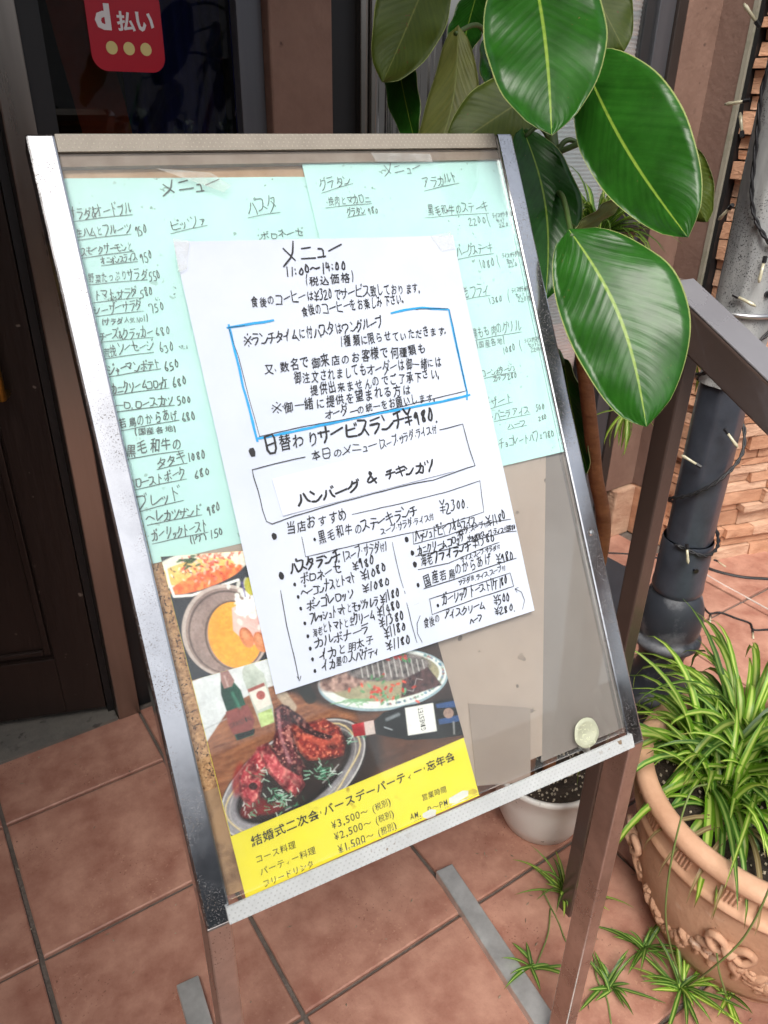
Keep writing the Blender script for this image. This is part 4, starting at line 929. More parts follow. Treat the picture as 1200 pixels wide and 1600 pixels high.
# ================================================================== RAILING
rail_m = mat('brown_painted_steel', (.052, .034, .028), .32, var=.15, vs=5, bump=.03, bs=150, spec=.6, coat=.25)
speck(rail_m, (.25, .2, .17), 120, .74, mask=(.45, .6))
P0 = V((.763, .548, 1.094)); P1 = V((.793, .431, 1.025)); rd = (P1-P0).normalized(); rd = V((0, -1, -.50)).normalized()
railing = thing('stair_railing', (.785, .537, 0), 'brown painted steel stair handrail sloping down in front of the lamp post', 'railing')
g = Geo(); rw, rh = .050, .047
a0 = V((.752, .555, 1.104)); dz = rd*.9
g.box(a0 - V((0, 0, rh)), V((rw, 0, 0)), dz, V((0, 0, rh)))
g.build('handrail', rail_m, railing, bevel=.0025)
g = Geo(); nu_ = V((0, -rd.z, rd.y)).normalized(); nu_ = -nu_ if nu_.z < 0 else nu_
g.box(a0 + nu_*.0004 + V((.001, 0, 0)), V((rw-.002, 0, 0)), dz, nu_*.0025); g.build('rail_cap', mat('plain_grey_cap', (.28, .275, .29), .30, metal=.35, var=.12, vs=6, rvar=.08), railing, bevel=.001)  # grey plate, paler than the sloping rail below it
g = Geo(); g.abox(.752, .752+rw, .5556, .66, 1.104-rh+.001, 1.1035); g.build('top_rail', mat('weathered_rail_cap', (.16, .12, .10), .6, var=.3, vs=20), railing, bevel=.002)
g = Geo(); g.abox(.768, .794, .520, .546, -.004, 1.056); g.build('post', rail_m, railing, bevel=.002)
g = Geo(); g.abox(.762, .800, .03, .068, -.004, .77); g.build('post', rail_m, railing, bevel=.002)

# ================================================================== LAMP POST with string lights
lp = V((1.215, .735, 0))
lamp = thing('lamp_post', lp, 'black fluted cast lamp post with a worn bulbous base and grey weathered upper sleeve', 'lamp post')
castm = mat('black_cast_iron', (.026, .031, .042), .38, col2=(.055, .065, .085), vs=14, bump=.10, bs=50, spec=.6, coat=.2)
worn = mat('worn_cast_iron', (.03, .035, .045), .45, col2=(.24, .25, .27), vs=7, thr=(.5, .68), bump=.06, bs=60, spec=.5)
def prof_at(pr, k=44, flute=0, fl=14, m=None, name='', z0=0):
    g = Geo(); P = []
    for r_, z in pr:
        for j in range(k):
            a = 6.2832*j/k; q = r_ - (flute*abs(math.sin(a*fl/2)) if flute else 0); P.append(lp + V((q*math.cos(a), q*math.sin(a), z)))
    F = [(i*k+j, i*k+(j+1) % k, (i+1)*k+(j+1) % k, (i+1)*k+j) for i in range(len(pr)-1) for j in range(k)]
    g.add(P, F); return g.build(name, m, lamp, smooth=True)
prof_at([(0, 0), (.085, 0), (.085, .03), (.070, .035), (.062, .05), (.058, .13), (.06, .145)], m=castm, name='plinth')
prof_at([(.060, .145), (.078, .155), (.083, .172), (.078, .186), (.062, .192), (.053, .205), (.047, .235), (.046, .26), (.051, .285), (.064, .298), (.070, .306), (.070, .314), (.064, .320), (.058, .324), (.063, .335), (.064, .36), (.061, .39), (.052, .415), (.044, .425)], m=worn, name='bulbous_base')
prof_at([(.046, .425), (.049, .43), (.050, .44), (.0485, .45), (.0485, .54), (.047, .545)], k=40, m=castm, name='collar')
prof_at([(.0445, .545), (.0445, .90)], k=56, flute=.0022, fl=7, m=castm, name='fluted_shaft')
sleeve_m = mat('weathered_grey_sleeve', (.22, .23, .235), .5, col2=(.48, .49, .48), vs=10, aniso=(1, 1, .25), thr=(.35, .65), bump=.15, bs=80)
speck(sleeve_m, (.03, .03, .035), 420, .58, mask=(.4, .55), mscale=10)
prof_at([(.040, .88), (.046, .90), (.046, 2.1)], k=40, m=castm, name='upper_shaft')
# sleeve: three quarter shell facing the viewer
g = Geo(); k = 26; P = []
for z in (.86, 1.3, 1.75, 2.1):
    for j in range(k+1):
        a = R(-212 + 200*j/k); q = .049 + (.004 if 6 < j < 9 else 0); P.append(lp + V((q*math.cos(a), q*math.sin(a), z)))
g.add(P, [(i*(k+1)+j, i*(k+1)+j+1, (i+1)*(k+1)+j+1, (i+1)*(k+1)+j) for i in range(3) for j in range(k)]); g.build('grey_sleeve', sleeve_m, lamp, smooth=True)
band = mat('steel_band', (.5, .51, .52), .35, metal=.9)
g = Geo(); g.tube([lp + V((.0545*math.cos(a*.2618), .0545*math.sin(a*.2618), .985)) for a in range(25)], .0045, caps=False); g.build('clamp_band', band, lamp, smooth=True)
for zz, aa in ((.50, -118), (1.02, -112), (1.055, -112)):
    q = V((math.cos(R(aa)), math.sin(R(aa)), 0)); g = Geo(); g.tube([lp + q*.047 + V((0, 0, zz)), lp + q*.0535 + V((0, 0, zz))], .005); g.build('screw', mat('dark_screw', (.09, .09, .1), .35, metal=1), lamp)

def catmull(P, n=10):
    P = [V(p) for p in P]; P = [P[0]*2-P[1]] + P + [P[-1]*2-P[-2]]; o = []
    for i in range(1, len(P)-2):
        for j in range(n):
            t = j/n; a, b, c_, d_ = P[i-1:i+3]; o.append(.5*((2*b)+(c_-a)*t+(2*a-5*b+4*c_-d_)*t*t+(3*b-a-3*c_+d_)*t**3))
    return o + [P[-2]]
sl_ = thing('string_lights', lp + V((0, 0, .5)), 'black twisted string light cable with clear tube bulbs wound round the lamp post', 'string lights')
wire = mat('black_cable', (.012, .012, .014), .5); bulbm = mat('clear_bulb', (.45, .42, .28), .2, col2=(.66, .62, .45), vs=90, coat=.5)
def around(z, a, r_=.0555): return lp + V((r_*math.cos(R(a)), r_*math.sin(R(a)), z))
path = [around(1.62, -70, .06), around(1.5, -95, .06), around(1.42, -150, .058), around(1.33, 168, .06), around(1.24, 175, .06), around(1.15, -170, .058), around(1.10, -135, .058), around(1.07, -75, .058), around(1.02, -60, .058), around(.965, -90, .058), around(.92, -140, .058), around(.88, 170, .056), around(.85, 90, .056), around(.80, 0, .056), around(.74, -60, .055), around(.695, -115, .053), around(.66, -160, .055), around(.635, 160, .06), around(.60, 90, .055), around(.57, 0, .055), around(.545, -60, .054), around(.535, -110, .055), around(.55, -170, .056)]
pth = catmull(path, 8)
tw = [p + V((.0018*math.cos(i*1.3), .0018*math.sin(i*1.3), .0018*math.sin(i*1.3+1))) for i, p in enumerate(pth)]; tw2 = [p - V((.0018*math.cos(i*1.3), .0018*math.sin(i*1.3), .0018*math.sin(i*1.3+1))) for i, p in enumerate(pth)]
g = Geo(); g.tube(tw, .0022, 5); g.tube(tw2, .0022, 5); g.build('cable', wire, sl_, smooth=True)
def bulb(p, d, parent, L=.030):
    p = V(p); d = V(d).normalized(); g = Geo(); g.tube([p, p+d*.010], .0035, 6); c = g.build('socket', wire, parent)
    g = Geo(); g.tube([p+d*.0101, p+d*(L*.75), p+d*(L-.002), p+d*(L+.004)], [.0022, .0026, .0032, .0015], 8); g.build('bulb', bulbm, parent, smooth=True)
def pd(x, y, rad=.06):                    # point on the post's surface seen at x, y
    q = ray(x, y); a = q.x**2+q.y**2; d_ = CAM - lp; b = 2*(q.x*d_.x+q.y*d_.y); c = d_.x**2+d_.y**2-rad**2
    disc = b*b-4*a*c; t = (-b-math.sqrt(disc))/(2*a) if disc > 0 else -b/(2*a); return CAM+q*t
for p0, p1 in (((1187, 42), (1172, 20)), ((1172, 157), (1140, 162)), ((1160, 215), (1157, 180)), ((1145, 320), (1118, 348)), ((1145, 460), (1180, 478)), ((1096, 730), (1068, 713)), ((1073, 850), (1075, 878)), ((1196, 400), (1188, 432)), ((1132, 670), (1142, 684))):
    a, b = pd(*p0), pd(*p1, .065); bulb(a, b-a, sl_, .036)
# floor string and cables
fs = thing('floor_string_lights', on_z(1085, 935, .004), 'loose black string light cable with clear bulbs trailing over the pink tiles', 'string lights')
pts = catmull([on_z(x, y, .006) for x, y in ((1083, 930), (1095, 942), (1108, 958), (1125, 957), (1150, 966), (1172, 974), (1178, 984), (1205, 984), (1240, 990))], 6)
Geo().tube(pts, .003, 6).build('cable', wire, fs, smooth=True)
for p0, p1 in (((1110, 960), (1109, 990)), ((1176, 985), (1178, 1012))): bulb(on_z(*p0, .006), on_z(*p1, .005)-on_z(*p0, .006), fs, .036)
fs2 = thing('cable_knot', on_z(1093, 862, .01), 'short knotted black cable end with one clear bulb beside the stone wall', 'string lights')
Geo().tube(catmull([on_z(x, y, .006) for x, y in ((1075, 855), (1093, 862), (1105, 866), (1114, 872), (1119, 866), (1112, 862), (1108, 870), (1118, 876))], 6), .0035, 6).build('cable', wire, fs2, smooth=True)
bulb(on_z(1118, 875, .006), on_z(1140, 890, .005)-on_z(1118, 875, .006), fs2, .04)
def cable(name, pp, r_, m, lab, z=.006): return tag(Geo().tube(catmull([on_z(x, y, z) for x, y in pp], 8), r_, 7).build(name, m, smooth=True), lab, 'cable')
cable('power_cable', ((1040, 868), (1085, 880), (1120, 893), (1160, 902), (1200, 905), (1260, 910)), .0055, wire, 'thick black power cable lying on the tiles between lamp post and stone wall')
cable('thin_cable', ((925, 863), (950, 864), (985, 866), (1030, 872)), .003, wire, 'thin black cable running over the tiles behind the railing post')
cable('white_cord', ((1088, 888), (1120, 908), (1160, 930), (1200, 952), (1250, 980)), .0024, mat('white_cord', (.6, .55, .5), .5), 'thin white cord stretched straight across the pink tiles', .004)
g = Geo(); q = [on_z(*p, .012) for p in ((935, 862), (990, 892), (1000, 985), (945, 990))]; g.add([v - V((0, 0, .013)) for v in q] + q, [(3,2,1,0),(4,5,6,7)] + [(i, (i+1) % 4, 4+(i+1) % 4, 4+i) for i in range(4)])
tag(g.build('dark_mat', mat('dark_rubber', (.035, .037, .045), .6, var=.2)), 'dark grey rubber mat on the tiles behind the railing post', 'mat')

# ================================================================== POTS AND PLANTS
terra = mat('terracotta_clay', srgb('b08468'), .85, col2=srgb('d2aa8c'), vs=7, bump=.18, bs=120, thr=(.3, .7)); speck(terra, srgb('7c4e33'), 90, .70, mask=(.5, .6)); speck(terra, srgb('dcc9b6'), 26, .56, mask=(.5, .62), mscale=7)
terra_hi = mat('terracotta_rim', srgb('bd8e6e'), .8, col2=srgb('dbb193'), vs=8, bump=.12, bs=120)
pc = V((1.023, .354, 0)); pot = thing('potted_spider_plant', pc, 'bushy green spider plant in a large ornamented terracotta pot at the foot of the railing', 'potted plant')
HP = .345
def body_r(z): return .150 + (.212-.150)*(1-(1-min(z/.25, 1))**2.0)
g = Geo(); g.lathe([(.0, 0), (.146, 0), (.152, .008), (.152, .022), (.149, .027)] + [(body_r(z/100), z/100) for z in range(3, 25, 2)] + [(.214, .258)], 72, pc)
g.build('pot_body', terra, pot, smooth=True)
g = Geo(); g.lathe([(.213, .255), (.221, .258), (.223, .264), (.219, .270), (.215, .273), (.216, .300), (.219, .312), (.230, .318), (.234, .326), (.233, .336), (.226, .343), (.212, .344), (.205, .340), (.203, .330), (.200, .30)], 72, pc)
rim = g.build('pot_rim', terra_hi, pot, smooth=True)
# garland relief: swags between bows
def onpot(a, z, o=0): q = body_r(z)+o; return pc + V((q*math.cos(a), q*math.sin(a), z))
gar = Geo(); rs = random.Random(3)
for sg in range(6):
    a0 = R(140 + sg*60)
    for k in range(60):
        t = rs.random(); a = a0 + t*R(60); z = .175 - .075*4*t*(1-t)*1.0 + rs.gauss(0, .011)
        c = onpot(a, max(z, .04), .001); rr = rs.uniform(.004, .009); tg = V((-math.sin(a), math.cos(a), 0)); up = V((0, 0, 1)); ou = V((math.cos(a), math.sin(a), 0)); th = rs.uniform(0, 3.14); lx = (tg*math.cos(th)+up*math.sin(th)); ly = (-tg*math.sin(th)+up*math.cos(th)); ln = rs.uniform(1.2, 2.4)
        P = []; F = []; nu = 8
        for i in range(3):
            f = (1, .72, .0)[i]; hgt = (0, .65, .9)[i]
            for j in range(nu): an = 6.283*j/nu; P.append(c + lx*(rr*ln*f*math.cos(an)) + ly*(rr*f*math.sin(an)) + ou*(rr*hgt*.9))
        for i in range(2):
            for j in range(nu): F.append((i*nu+j, i*nu+(j+1) % nu, (i+1)*nu+(j+1) % nu, (i+1)*nu+j))
        gar.add(P, F)
gar.build('garland_relief', terra, pot, smooth=True)['kind'] = 'stuff'
for sg in range(6):
    a = R(140 + sg*60); g = Geo()
    for sgn in (-1, 1):
        L_1 = catmull([onpot(a, .185, .006), onpot(a+sgn*.09, .205, .010), onpot(a+sgn*.15, .190, .006), onpot(a+sgn*.09, .172, .010), onpot(a, .182, .006)], 5); g.tube(L_1, .0065, 6)
        g.tube(catmull([onpot(a, .18, .004), onpot(a+sgn*.05, .145, .005), onpot(a+sgn*.10, .125, .002), onpot(a+sgn*.09, .10, .001)], 5), [.006]*15+[.003], 6)
    g.tube([onpot(a, .172, .004), onpot(a, .195, .012)], .012, 8); g.build('bow_relief', terra, pot, smooth=True)
for k in range(18):
    a = R(150 + k*20); g = Geo()
    for j in range(5): b = a + j*.028; z = .283; q = .2165; g.tube([pc + V((q*math.cos(b), q*math.sin(b), z-.006)), pc + V(((q+.001)*math.cos(b+.02), (q+.001)*math.sin(b+.02), z+.016))], .0022, 5)
    g.build('hatched_ornament', terra_hi, pot)
soil_m = mat('dark_potting_soil', (.018, .012, .008), .95, col2=(.06, .042, .03), vs=60, bump=.8, bs=120)
def soil(parent, c, rad, z, n_st=120, seed=1):
    rs = random.Random(seed); g = Geo(); vs, fs = [], []; k, m_ = 36, 9
    for i in range(m_+1):
        for j in range(k): q = rad*i/m_; a = 6.283*j/k; x, y = q*math.cos(a), q*math.sin(a); vs.append(V(c) + V((x, y, z + .008*nz((x, y, seed), 22) + .005*nz((x, y, 5), 60))))
    g.add(vs, [(i*k+j, i*k+(j+1) % k, (i+1)*k+(j+1) % k, (i+1)*k+j) for i in range(m_) for j in range(k)]); g.build('soil', soil_m, parent, smooth=False)
    g = Geo()
    for _ in range(n_st):
        q = rad*.95*math.sqrt(rs.random()); a = rs.random()*6.283; s_ = rs.uniform(.0012, .0036); p = V(c) + V((q*math.cos(a), q*math.sin(a), z + .006)); w1 = V((rs.gauss(0,1), rs.gauss(0,1), rs.gauss(0,1))).normalized(); w2 = w1.orthogonal().normalized(); w3 = w1.cross(w2)
        P = [p+w1*s_, p-w1*s_, p+w2*s_, p-w2*s_, p+w3*s_*.8, p-w3*s_*.8]; g.add(P, [(0,2,4),(2,1,4),(1,3,4),(3,0,4),(2,0,5),(1,2,5),(3,1,5),(0,3,5)])
    g.build('perlite', mat('perlite_grit', (.42, .36, .27), .9, var=.5, vs=200), parent, kind='stuff')
soil(pot, pc, .203, .300, 420, 1)
def leafmat(name, edge, mid, back=None, rough=.4, stripe=.34, vein=False, var=.25):
    """Leaf with a coloured centre line: UV.x runs across the blade (-1..1 as 0..1), UV.y along it."""
    if name in MATS: return MATS[name]
    m = mat(name, edge, rough, var=var, vs=30, spec=.28 if vein else .5, coat=0); n = m.node_tree.nodes; l = m.node_tree.links; p = n['Principled BSDF']
    uv = n.new('ShaderNodeUVMap'); sp = n.new('ShaderNodeSeparateXYZ'); l.new(uv.outputs[0], sp.inputs[0])
    def mth(op, *a):
        q = n.new('ShaderNodeMath'); q.operation = op
        for i, x in enumerate(a):
            if isinstance(x, (int, float)): q.inputs[i].default_value = x
            else: l.new(x, q.inputs[i])
        return q.outputs[0]
    au = mth('ABSOLUTE', mth('SUBTRACT', mth('MULTIPLY', sp.outputs[0], 2), 1))
    mk = n.new('ShaderNodeMapRange'); mk.inputs[1].default_value = stripe; mk.inputs[2].default_value = stripe*.45; l.new(au, mk.inputs[0])
    mx = n.new('ShaderNodeMix'); mx.data_type = 'RGBA'; mx.inputs[7].default_value = (*mid, 1); old = p.inputs['Base Color'].links[0].from_socket
    l.new(mk.outputs[0], mx.inputs[0]); l.new(old, mx.inputs[6]); out = mx.outputs[2]
    if vein:
        er = n.new('ShaderNodeMapRange'); er.inputs[1].default_value = .972; er.inputs[2].default_value = .985; l.new(au, er.inputs[0]); me_ = n.new('ShaderNodeMix'); me_.data_type = 'RGBA'; me_.inputs[7].default_value = (.30, .34, .12, 1); l.new(er.outputs[0], me_.inputs[0]); l.new(out, me_.inputs[6]); out = me_.outputs[2]
        wv = mth('ADD', mth('MULTIPLY', sp.outputs[1], 34), mth('MULTIPLY', au, -9)); no = n.new('ShaderNodeTexNoise'); no.noise_dimensions = '2D'; no.inputs['Scale'].default_value = 1
        cx = n.new('ShaderNodeCombineXYZ'); l.new(wv, cx.inputs[0]); l.new(mth('MULTIPLY', sp.outputs[0], 1.5), cx.inputs[1]); no.inputs['Detail'].default_value = 4; l.new(cx.outputs[0], no.inputs['Vector'])
        sn = mth('ADD', mth('MULTIPLY', mth('SINE', mth('MULTIPLY', wv, 3.2)), .22), no.outputs['Fac'])
        bp = n.new('ShaderNodeBump'); bp.inputs['Strength'].default_value = .28; bp.inputs['Distance'].default_value = .0009; l.new(sn, bp.inputs['Height']); l.new(bp.outputs[0], p.inputs['Normal'])
        m2 = n.new('ShaderNodeMix'); m2.data_type = 'RGBA'; m2.blend_type = 'MULTIPLY'; m2.inputs[7].default_value = (.55, .72, .6, 1); f = n.new('ShaderNodeMapRange'); f.inputs[1].default_value = .35; f.inputs[2].default_value = .75; f.inputs[4].default_value = .6; l.new(no.outputs['Fac'], f.inputs[0])
        l.new(f.outputs[0], m2.inputs[0]); l.new(out, m2.inputs[6]); out = m2.outputs[2]
    if not vein and name != 'dry_leaf_tip':
        tp = n.new('ShaderNodeMapRange'); tp.inputs[1].default_value = .90; tp.inputs[2].default_value = .985; l.new(sp.outputs[1], tp.inputs[0]); oi = n.new('ShaderNodeObjectInfo'); k_ = mth('MULTIPLY', tp.outputs[0], mth('GREATER_THAN', oi.outputs['Random'], .45))
        m3 = n.new('ShaderNodeMix'); m3.data_type = 'RGBA'; m3.inputs[7].default_value = (.20, .12, .05, 1); l.new(k_, m3.inputs[0]); l.new(out, m3.inputs[6]); out = m3.outputs[2]
        hv = n.new('ShaderNodeHueSaturation'); mr2 = n.new('ShaderNodeMapRange'); mr2.inputs[3].default_value = .6; mr2.inputs[4].default_value = 1.25; l.new(oi.outputs['Random'], mr2.inputs[0]); l.new(mr2.outputs[0], hv.inputs['Value']); l.new(out, hv.inputs['Color']); out = hv.outputs[0]
    l.new(out, p.inputs['Base Color']); p.inputs['Subsurface Weight'].default_value = 0
    if not vein:                                # thin blades let light through
        td = n.new('ShaderNodeBsdfTranslucent'); l.new(out, td.inputs[0]); ms = n.new('ShaderNodeMixShader'); ms.inputs[0].default_value = .35
        l.new(p.outputs[0], ms.inputs[1]); l.new(td.outputs[0], ms.inputs[2]); l.new(ms.outputs[0], n['Material Output'].inputs[0])
    return m
blade_m = leafmat('spider_leaf', (.17, .36, .022), (.58, .72, .17), stripe=.5); blade_d = leafmat('dark_spider_leaf', (.07, .19, .02), (.34, .50, .12), stripe=.45); dry_m = leafmat('dry_leaf_tip', (.28, .20, .09), (.42, .34, .18))
def blade(parent, base, az, el, L, wd, droop, m, seg=9, twist=0, name='leaf'):
    """One narrow arching blade, folded along its middle."""
    p = V(base); vs, uvs = [], []; az0 = az; step = L/seg; e = el
    for i in range(seg+1):
        t = i/seg; d = V((math.cos(az)*math.cos(e), math.sin(az)*math.cos(e), math.sin(e))); side = V((-math.sin(az), math.cos(az), 0)); up = d.cross(side); up = -up if up.z < 0 else up
        sd_ = (side*math.cos(twist*t) + up*math.sin(twist*t)); w_ = wd/2*min(1, .55+t*1.8)*(1-max(0, (t-.45)/.55)**1.9)
        w_ = max(w_, .0003)
        vs += [p - sd_*w_ + up*w_*.28, p - up*w_*.15, p + sd_*w_ + up*w_*.28]; uvs += [(0, t), (.5, t), (1, t)]
        p = p + d*step; e -= droop*(.35+1.3*t)/seg; az += random.uniform(-.03, .03)
    fs = [(3*i+k, 3*i+k+1, 3*i+k+4, 3*i+k+3) for i in range(seg) for k in (0, 1)]
    inv = parent.matrix_world.inverted(); o = me(name, [inv @ v for v in vs], fs, m, parent, smooth=True)
    uv = o.data.uv_layers.new(name='UVMap')
    for lp_ in o.data.loops: uv.data[lp_.index].uv = uvs[lp_.vertex_index]
    return p
# main plant: several crowns
rs = random.Random(12)
for (cx, cy, n, Lm) in ((.97, .455, 64, .26), (1.06, .455, 64, .28), (1.02, .395, 46, .23), (1.11, .47, 42, .27), (.93, .40, 30, .20)):
    for i in range(n):
        az = rs.uniform(0, 6.283); el = rs.uniform(.35, 1.45)**1.0; L = Lm*rs.uniform(.65, 1.15)
        blade(pot, (cx+.018*math.cos(az), cy+.018*math.sin(az), .30), az, el, L*rs.choice((1, 1, .9, .6, 1.2)), rs.uniform(.008, .0145), rs.uniform(1.3, 3.3), rs.choice((blade_m, blade_m, blade_m, blade_d)), twist=rs.uniform(-.6, .6))
for i in range(7): blade(pot, (.93, .36, .30), R(150+i*18), .5, .2, .008, 2.6, dry_m)
run_m = mat('plant_runner', (.16, .22, .06), .6)
def plantlet(base, n, L, lab, el=(.1, 1.0), z=.004, wd=.009, m=None, seed=0):
    rs = random.Random(seed); t = thing('spider_plantlet', base, lab, 'plantlet', 'spider plantlets')
    for i in range(n):
        az = 6.283*i/n + rs.uniform(-.8, .8); b = V(base)+V((rs.uniform(-.006, .006), rs.uniform(-.006, .006), .006)); e = rs.uniform(*el); l_ = L*rs.uniform(.4, 1.15)
        dr = e*rs.uniform(1.0, 1.7) + rs.uniform(.0, .4) if b.z < .05 else rs.uniform(1, 2.2)
        blade(t, b, az, e, l_, wd*rs.uniform(.8, 1.2), dr, m or rs.choice((blade_m, blade_d)), seg=7)
    return t
pl = [((880, 1400), 17, .125, 'tufted spider plantlet on the tiles just beyond the right leg of the stand'), ((832, 1512), 7, .085, 'small star shaped spider plantlet lying on the tiles by the long foot bar'),
      ((950, 1545), 10, .085, 'sprawling spider plantlet between the stand leg and the big terracotta pot'), ((1005, 1486), 13, .10, 'dark leafy spider plantlet beside the foot of the terracotta pot'),
      ((1062, 1548), 20, .12, 'largest pale spider plantlet in front of the terracotta pot, roots showing'), ((873, 1300), 8, .05, 'tiny spider plantlet against the white pot'), ((1135, 1560), 6, .07, 'thin spider plantlet drooping against the base of the terracotta pot')]
for i, (q, n, L, lab) in enumerate(pl): plantlet(on_z(*q, .006), int(n*1.5), L*.85, lab, seed=i+3, wd=.0062, m=blade_d if i in (1, 2, 3) else None, el=(.1, 1.0) if i != 0 else (.4, 1.4))
def runner(pp, lab=None):
    g = Geo(); g.tube(catmull(pp, 8), .0014, 5); g.build('runner', run_m, pot, smooth=True)
runner([at_depth(1105, 1225, 1.06), at_depth(1078, 1240, 1.00), at_depth(1052, 1330, 1.01), at_depth(1040, 1420, 1.05), at_depth(1048, 1480, 1.12), on_z(1066, 1536, .010)])
runner([at_depth(1210, 1330, .98), at_depth(1203, 1385, .95), at_depth(1162, 1465, 1.00), at_depth(1110, 1515, 1.06), on_z(1072, 1542, .010)])
runner([at_depth(1120, 1490, 1.05), at_depth(1124, 1520, 1.06), at_depth(1134, 1552, 1.09)])
runner([on_z(848, 1392, .012), on_z(872, 1440, .006), on_z(884, 1470, .008), on_z(900, 1482, .006)])
runner([on_z(928, 1500, .006), on_z(933, 1530, .012), on_z(948, 1560, .008), on_z(955, 1600, .006)])
runner([on_z(885, 1395, .01), on_z(905, 1440, .02), on_z(930, 1500, .01), on_z(950, 1545, .008)])
runner([on_z(860, 1420, .008), on_z(856, 1460, .012), on_z(838, 1508, .008)])
runner([on_z(950, 1545, .01), on_z(975, 1510, .02), on_z(1005, 1486, .01), on_z(1035, 1515, .015), on_z(1060, 1545, .01)])

# small white pot with the rubber plant
wp = V((.880, .712, 0)); rubber = thing('rubber_plant', wp, 'tall rubber plant with big glossy leaves growing from a white plastic pot behind the board', 'potted plant')
whitep = mat('white_plastic_pot', srgb('dddad4'), .45, col2=srgb('e8e6e1'), vs=5); speck(whitep, srgb('6f6a62'), 55, .70, mask=(.42, .52))
g = Geo(); g.lathe([(0, .002), (.068, .002), (.074, .008), (.089, .045), (.099, .10), (.104, .140), (.109, .146), (.110, .154), (.107, .158), (.101, .156), (.098, .140)], 56, wp); g.build('pot', whitep, rubber, smooth=True)
soil(rubber, wp, .093, .138, 260, 2)
barkm = mat('rubber_plant_stem', srgb('6e3f22'), .6, col2=srgb('94603a'), vs=14, aniso=(1, 1, 3), bump=.3, bs=60)
stemg = mat('green_stem', (.05, .09, .02), .5)
top_m = leafmat('rubber_leaf_top', (.017, .088, .008), (.22, .33, .045), rough=.29, stripe=.035, vein=True, var=.3)
under_m = leafmat('rubber_leaf_underside', (.058, .085, .008), (.13, .15, .03), rough=.5, stripe=.03, vein=True, var=.2)
under_p = leafmat('pale_leaf_underside', (.12, .13, .03), (.18, .2, .06), rough=.5, stripe=.03, vein=True, var=.2)
speck(top_m, (.16, .10, .04), 330, .72, mask=(.5, .64), mscale=22); speck(under_m, (.10, .04, .01), 200, .68, mask=(.5, .6), mscale=16)
edge_m = mat('pale_leaf_edge', (.33, .34, .14), .5)
def big_leaf(b, t, D0, D1, wpx, side=1, roll=0, bend=.10, cup=.10, under=None, fold=0, mid=None, asym=1.0):
    """Large elliptical leaf from its stalk end b to its tip t (photo places with their distances)."""
    P0, P1 = at_depth(*b, D0), at_depth(*t, D1); a = P1-P0; L = a.length; ax = a.normalized(); mid_ = (P0+P1)/2; view = (CAM-mid_).normalized()
    nrm = (view - ax*view.dot(ax)).normalized()*side; nrm = Matrix.Rotation(R(roll), 3, ax) @ nrm; sd_ = ax.cross(nrm); W_ = wpx*(D0+D1)/2/FOC
    nu, nv = 12, 26; top, uvs = [], []
    for j in range(nv+1):
        v = j/nv; w_ = (math.sin(math.pi*min(1, v*.985+.008)**.92))**.62*W_/2
        if v > .93: w_ *= 1-((v-.93)/.07)**1.5*.55
        if j == 0: w_ = W_*.03
        if j == nv: w_ = .0006
        c = P0 + ax*(L*v) + nrm*(bend*L*(.25-(v-.5)**2)*side*1.0) + (sd_*mid*L*math.sin(math.pi*v) if mid else V((0, 0, 0)))
        for i in range(nu+1):
            u = -1+2*i/nu; wavy = .0026*math.sin(v*21+u*3+b[0])*abs(u)**2 + .0007*math.sin(v*88-abs(u)*14)*(1-abs(u))*abs(u)*3
            h = cup*W_*abs(u)**1.6*.5 - fold*W_*abs(u)*.5 - (.0009 if abs(u) < .02 else 0) + wavy
            top.append(c + sd_*(u*w_*(asym if u > 0 else 1)) + nrm*h); uvs.append(((u+1)/2, v))
    N = len(top); bot = [p - nrm*.0009 for p in top]; F, idx = [], []
    for j in range(nv):
        for i in range(nu): k = j*(nu+1)+i; F.append((k, k+1, k+nu+2, k+nu+1)); idx.append(0)
    for j in range(nv):
        for i in range(nu): k = j*(nu+1)+i+N; F.append((k, k+nu+1, k+nu+2, k+1)); idx.append(1)
    for j in range(nv):
        for i0 in (0, nu): k = j*(nu+1)+i0; F.append((k, k+nu+1, k+nu+1+N, k+N)); idx.append(2)
    inv = rubber.matrix_world.inverted(); o = me('leaf', [inv @ p for p in top+bot], F, None, rubber, smooth=True, mats=[top_m, under or under_m, edge_m], idx=idx)
    uv = o.data.uv_layers.new(name='UVMap')
    for lp_ in o.data.loops: uv.data[lp_.index].uv = uvs[lp_.vertex_index % N]
    g = Geo(); g.tube([P0 - ax*.012, P0 + ax*L*.3 - nrm*.0015 + nrm*bend*L*.2*side, P0 + ax*L*.6 - nrm*.0016 + nrm*bend*L*.24*side], [.0028, .0022, .0012], 6)
    return P0, ax
LV = {}
LV['A'] = big_leaf((828, -75), (862, 212), .80, .76, 188, roll=-8, bend=.06, cup=.05, mid=-.02)
LV['B'] = big_leaf((908, 88), (1074, 370), .86, .80, 188, roll=6, bend=.10, cup=-.06, mid=.03, asym=.66)
LV['C'] = big_leaf((889, 358), (1010, 666), .84, .80, 204, roll=-6, bend=.14, cup=-.08, mid=-.06, asym=.80)
LV['D'] = big_leaf((818, 203), (852, 470), .96, .93, 112, roll=-24, bend=.2, cup=.15, mid=-.05)
LV['E'] = big_leaf((690, -90), (598, 128), 1.02, 1.05, 118, side=-1, roll=-15, bend=.08, cup=.1)
LV['F'] = big_leaf((716, 40), (618, 330), 1.00, 1.03, 88, side=-1, roll=20, bend=-.25, cup=.1, under=under_p, mid=.10)
LV['G'] = big_leaf((748, -20), (715, 110), 1.10, 1.08, 62, roll=30)
LV['H'] = big_leaf((850, 135), (700, 235), .99, 1.0, 110, side=-1, roll=10)
LV['I'] = big_leaf((900, -60), (975, 80), .99, 1.0, 96, side=-1, roll=-20)
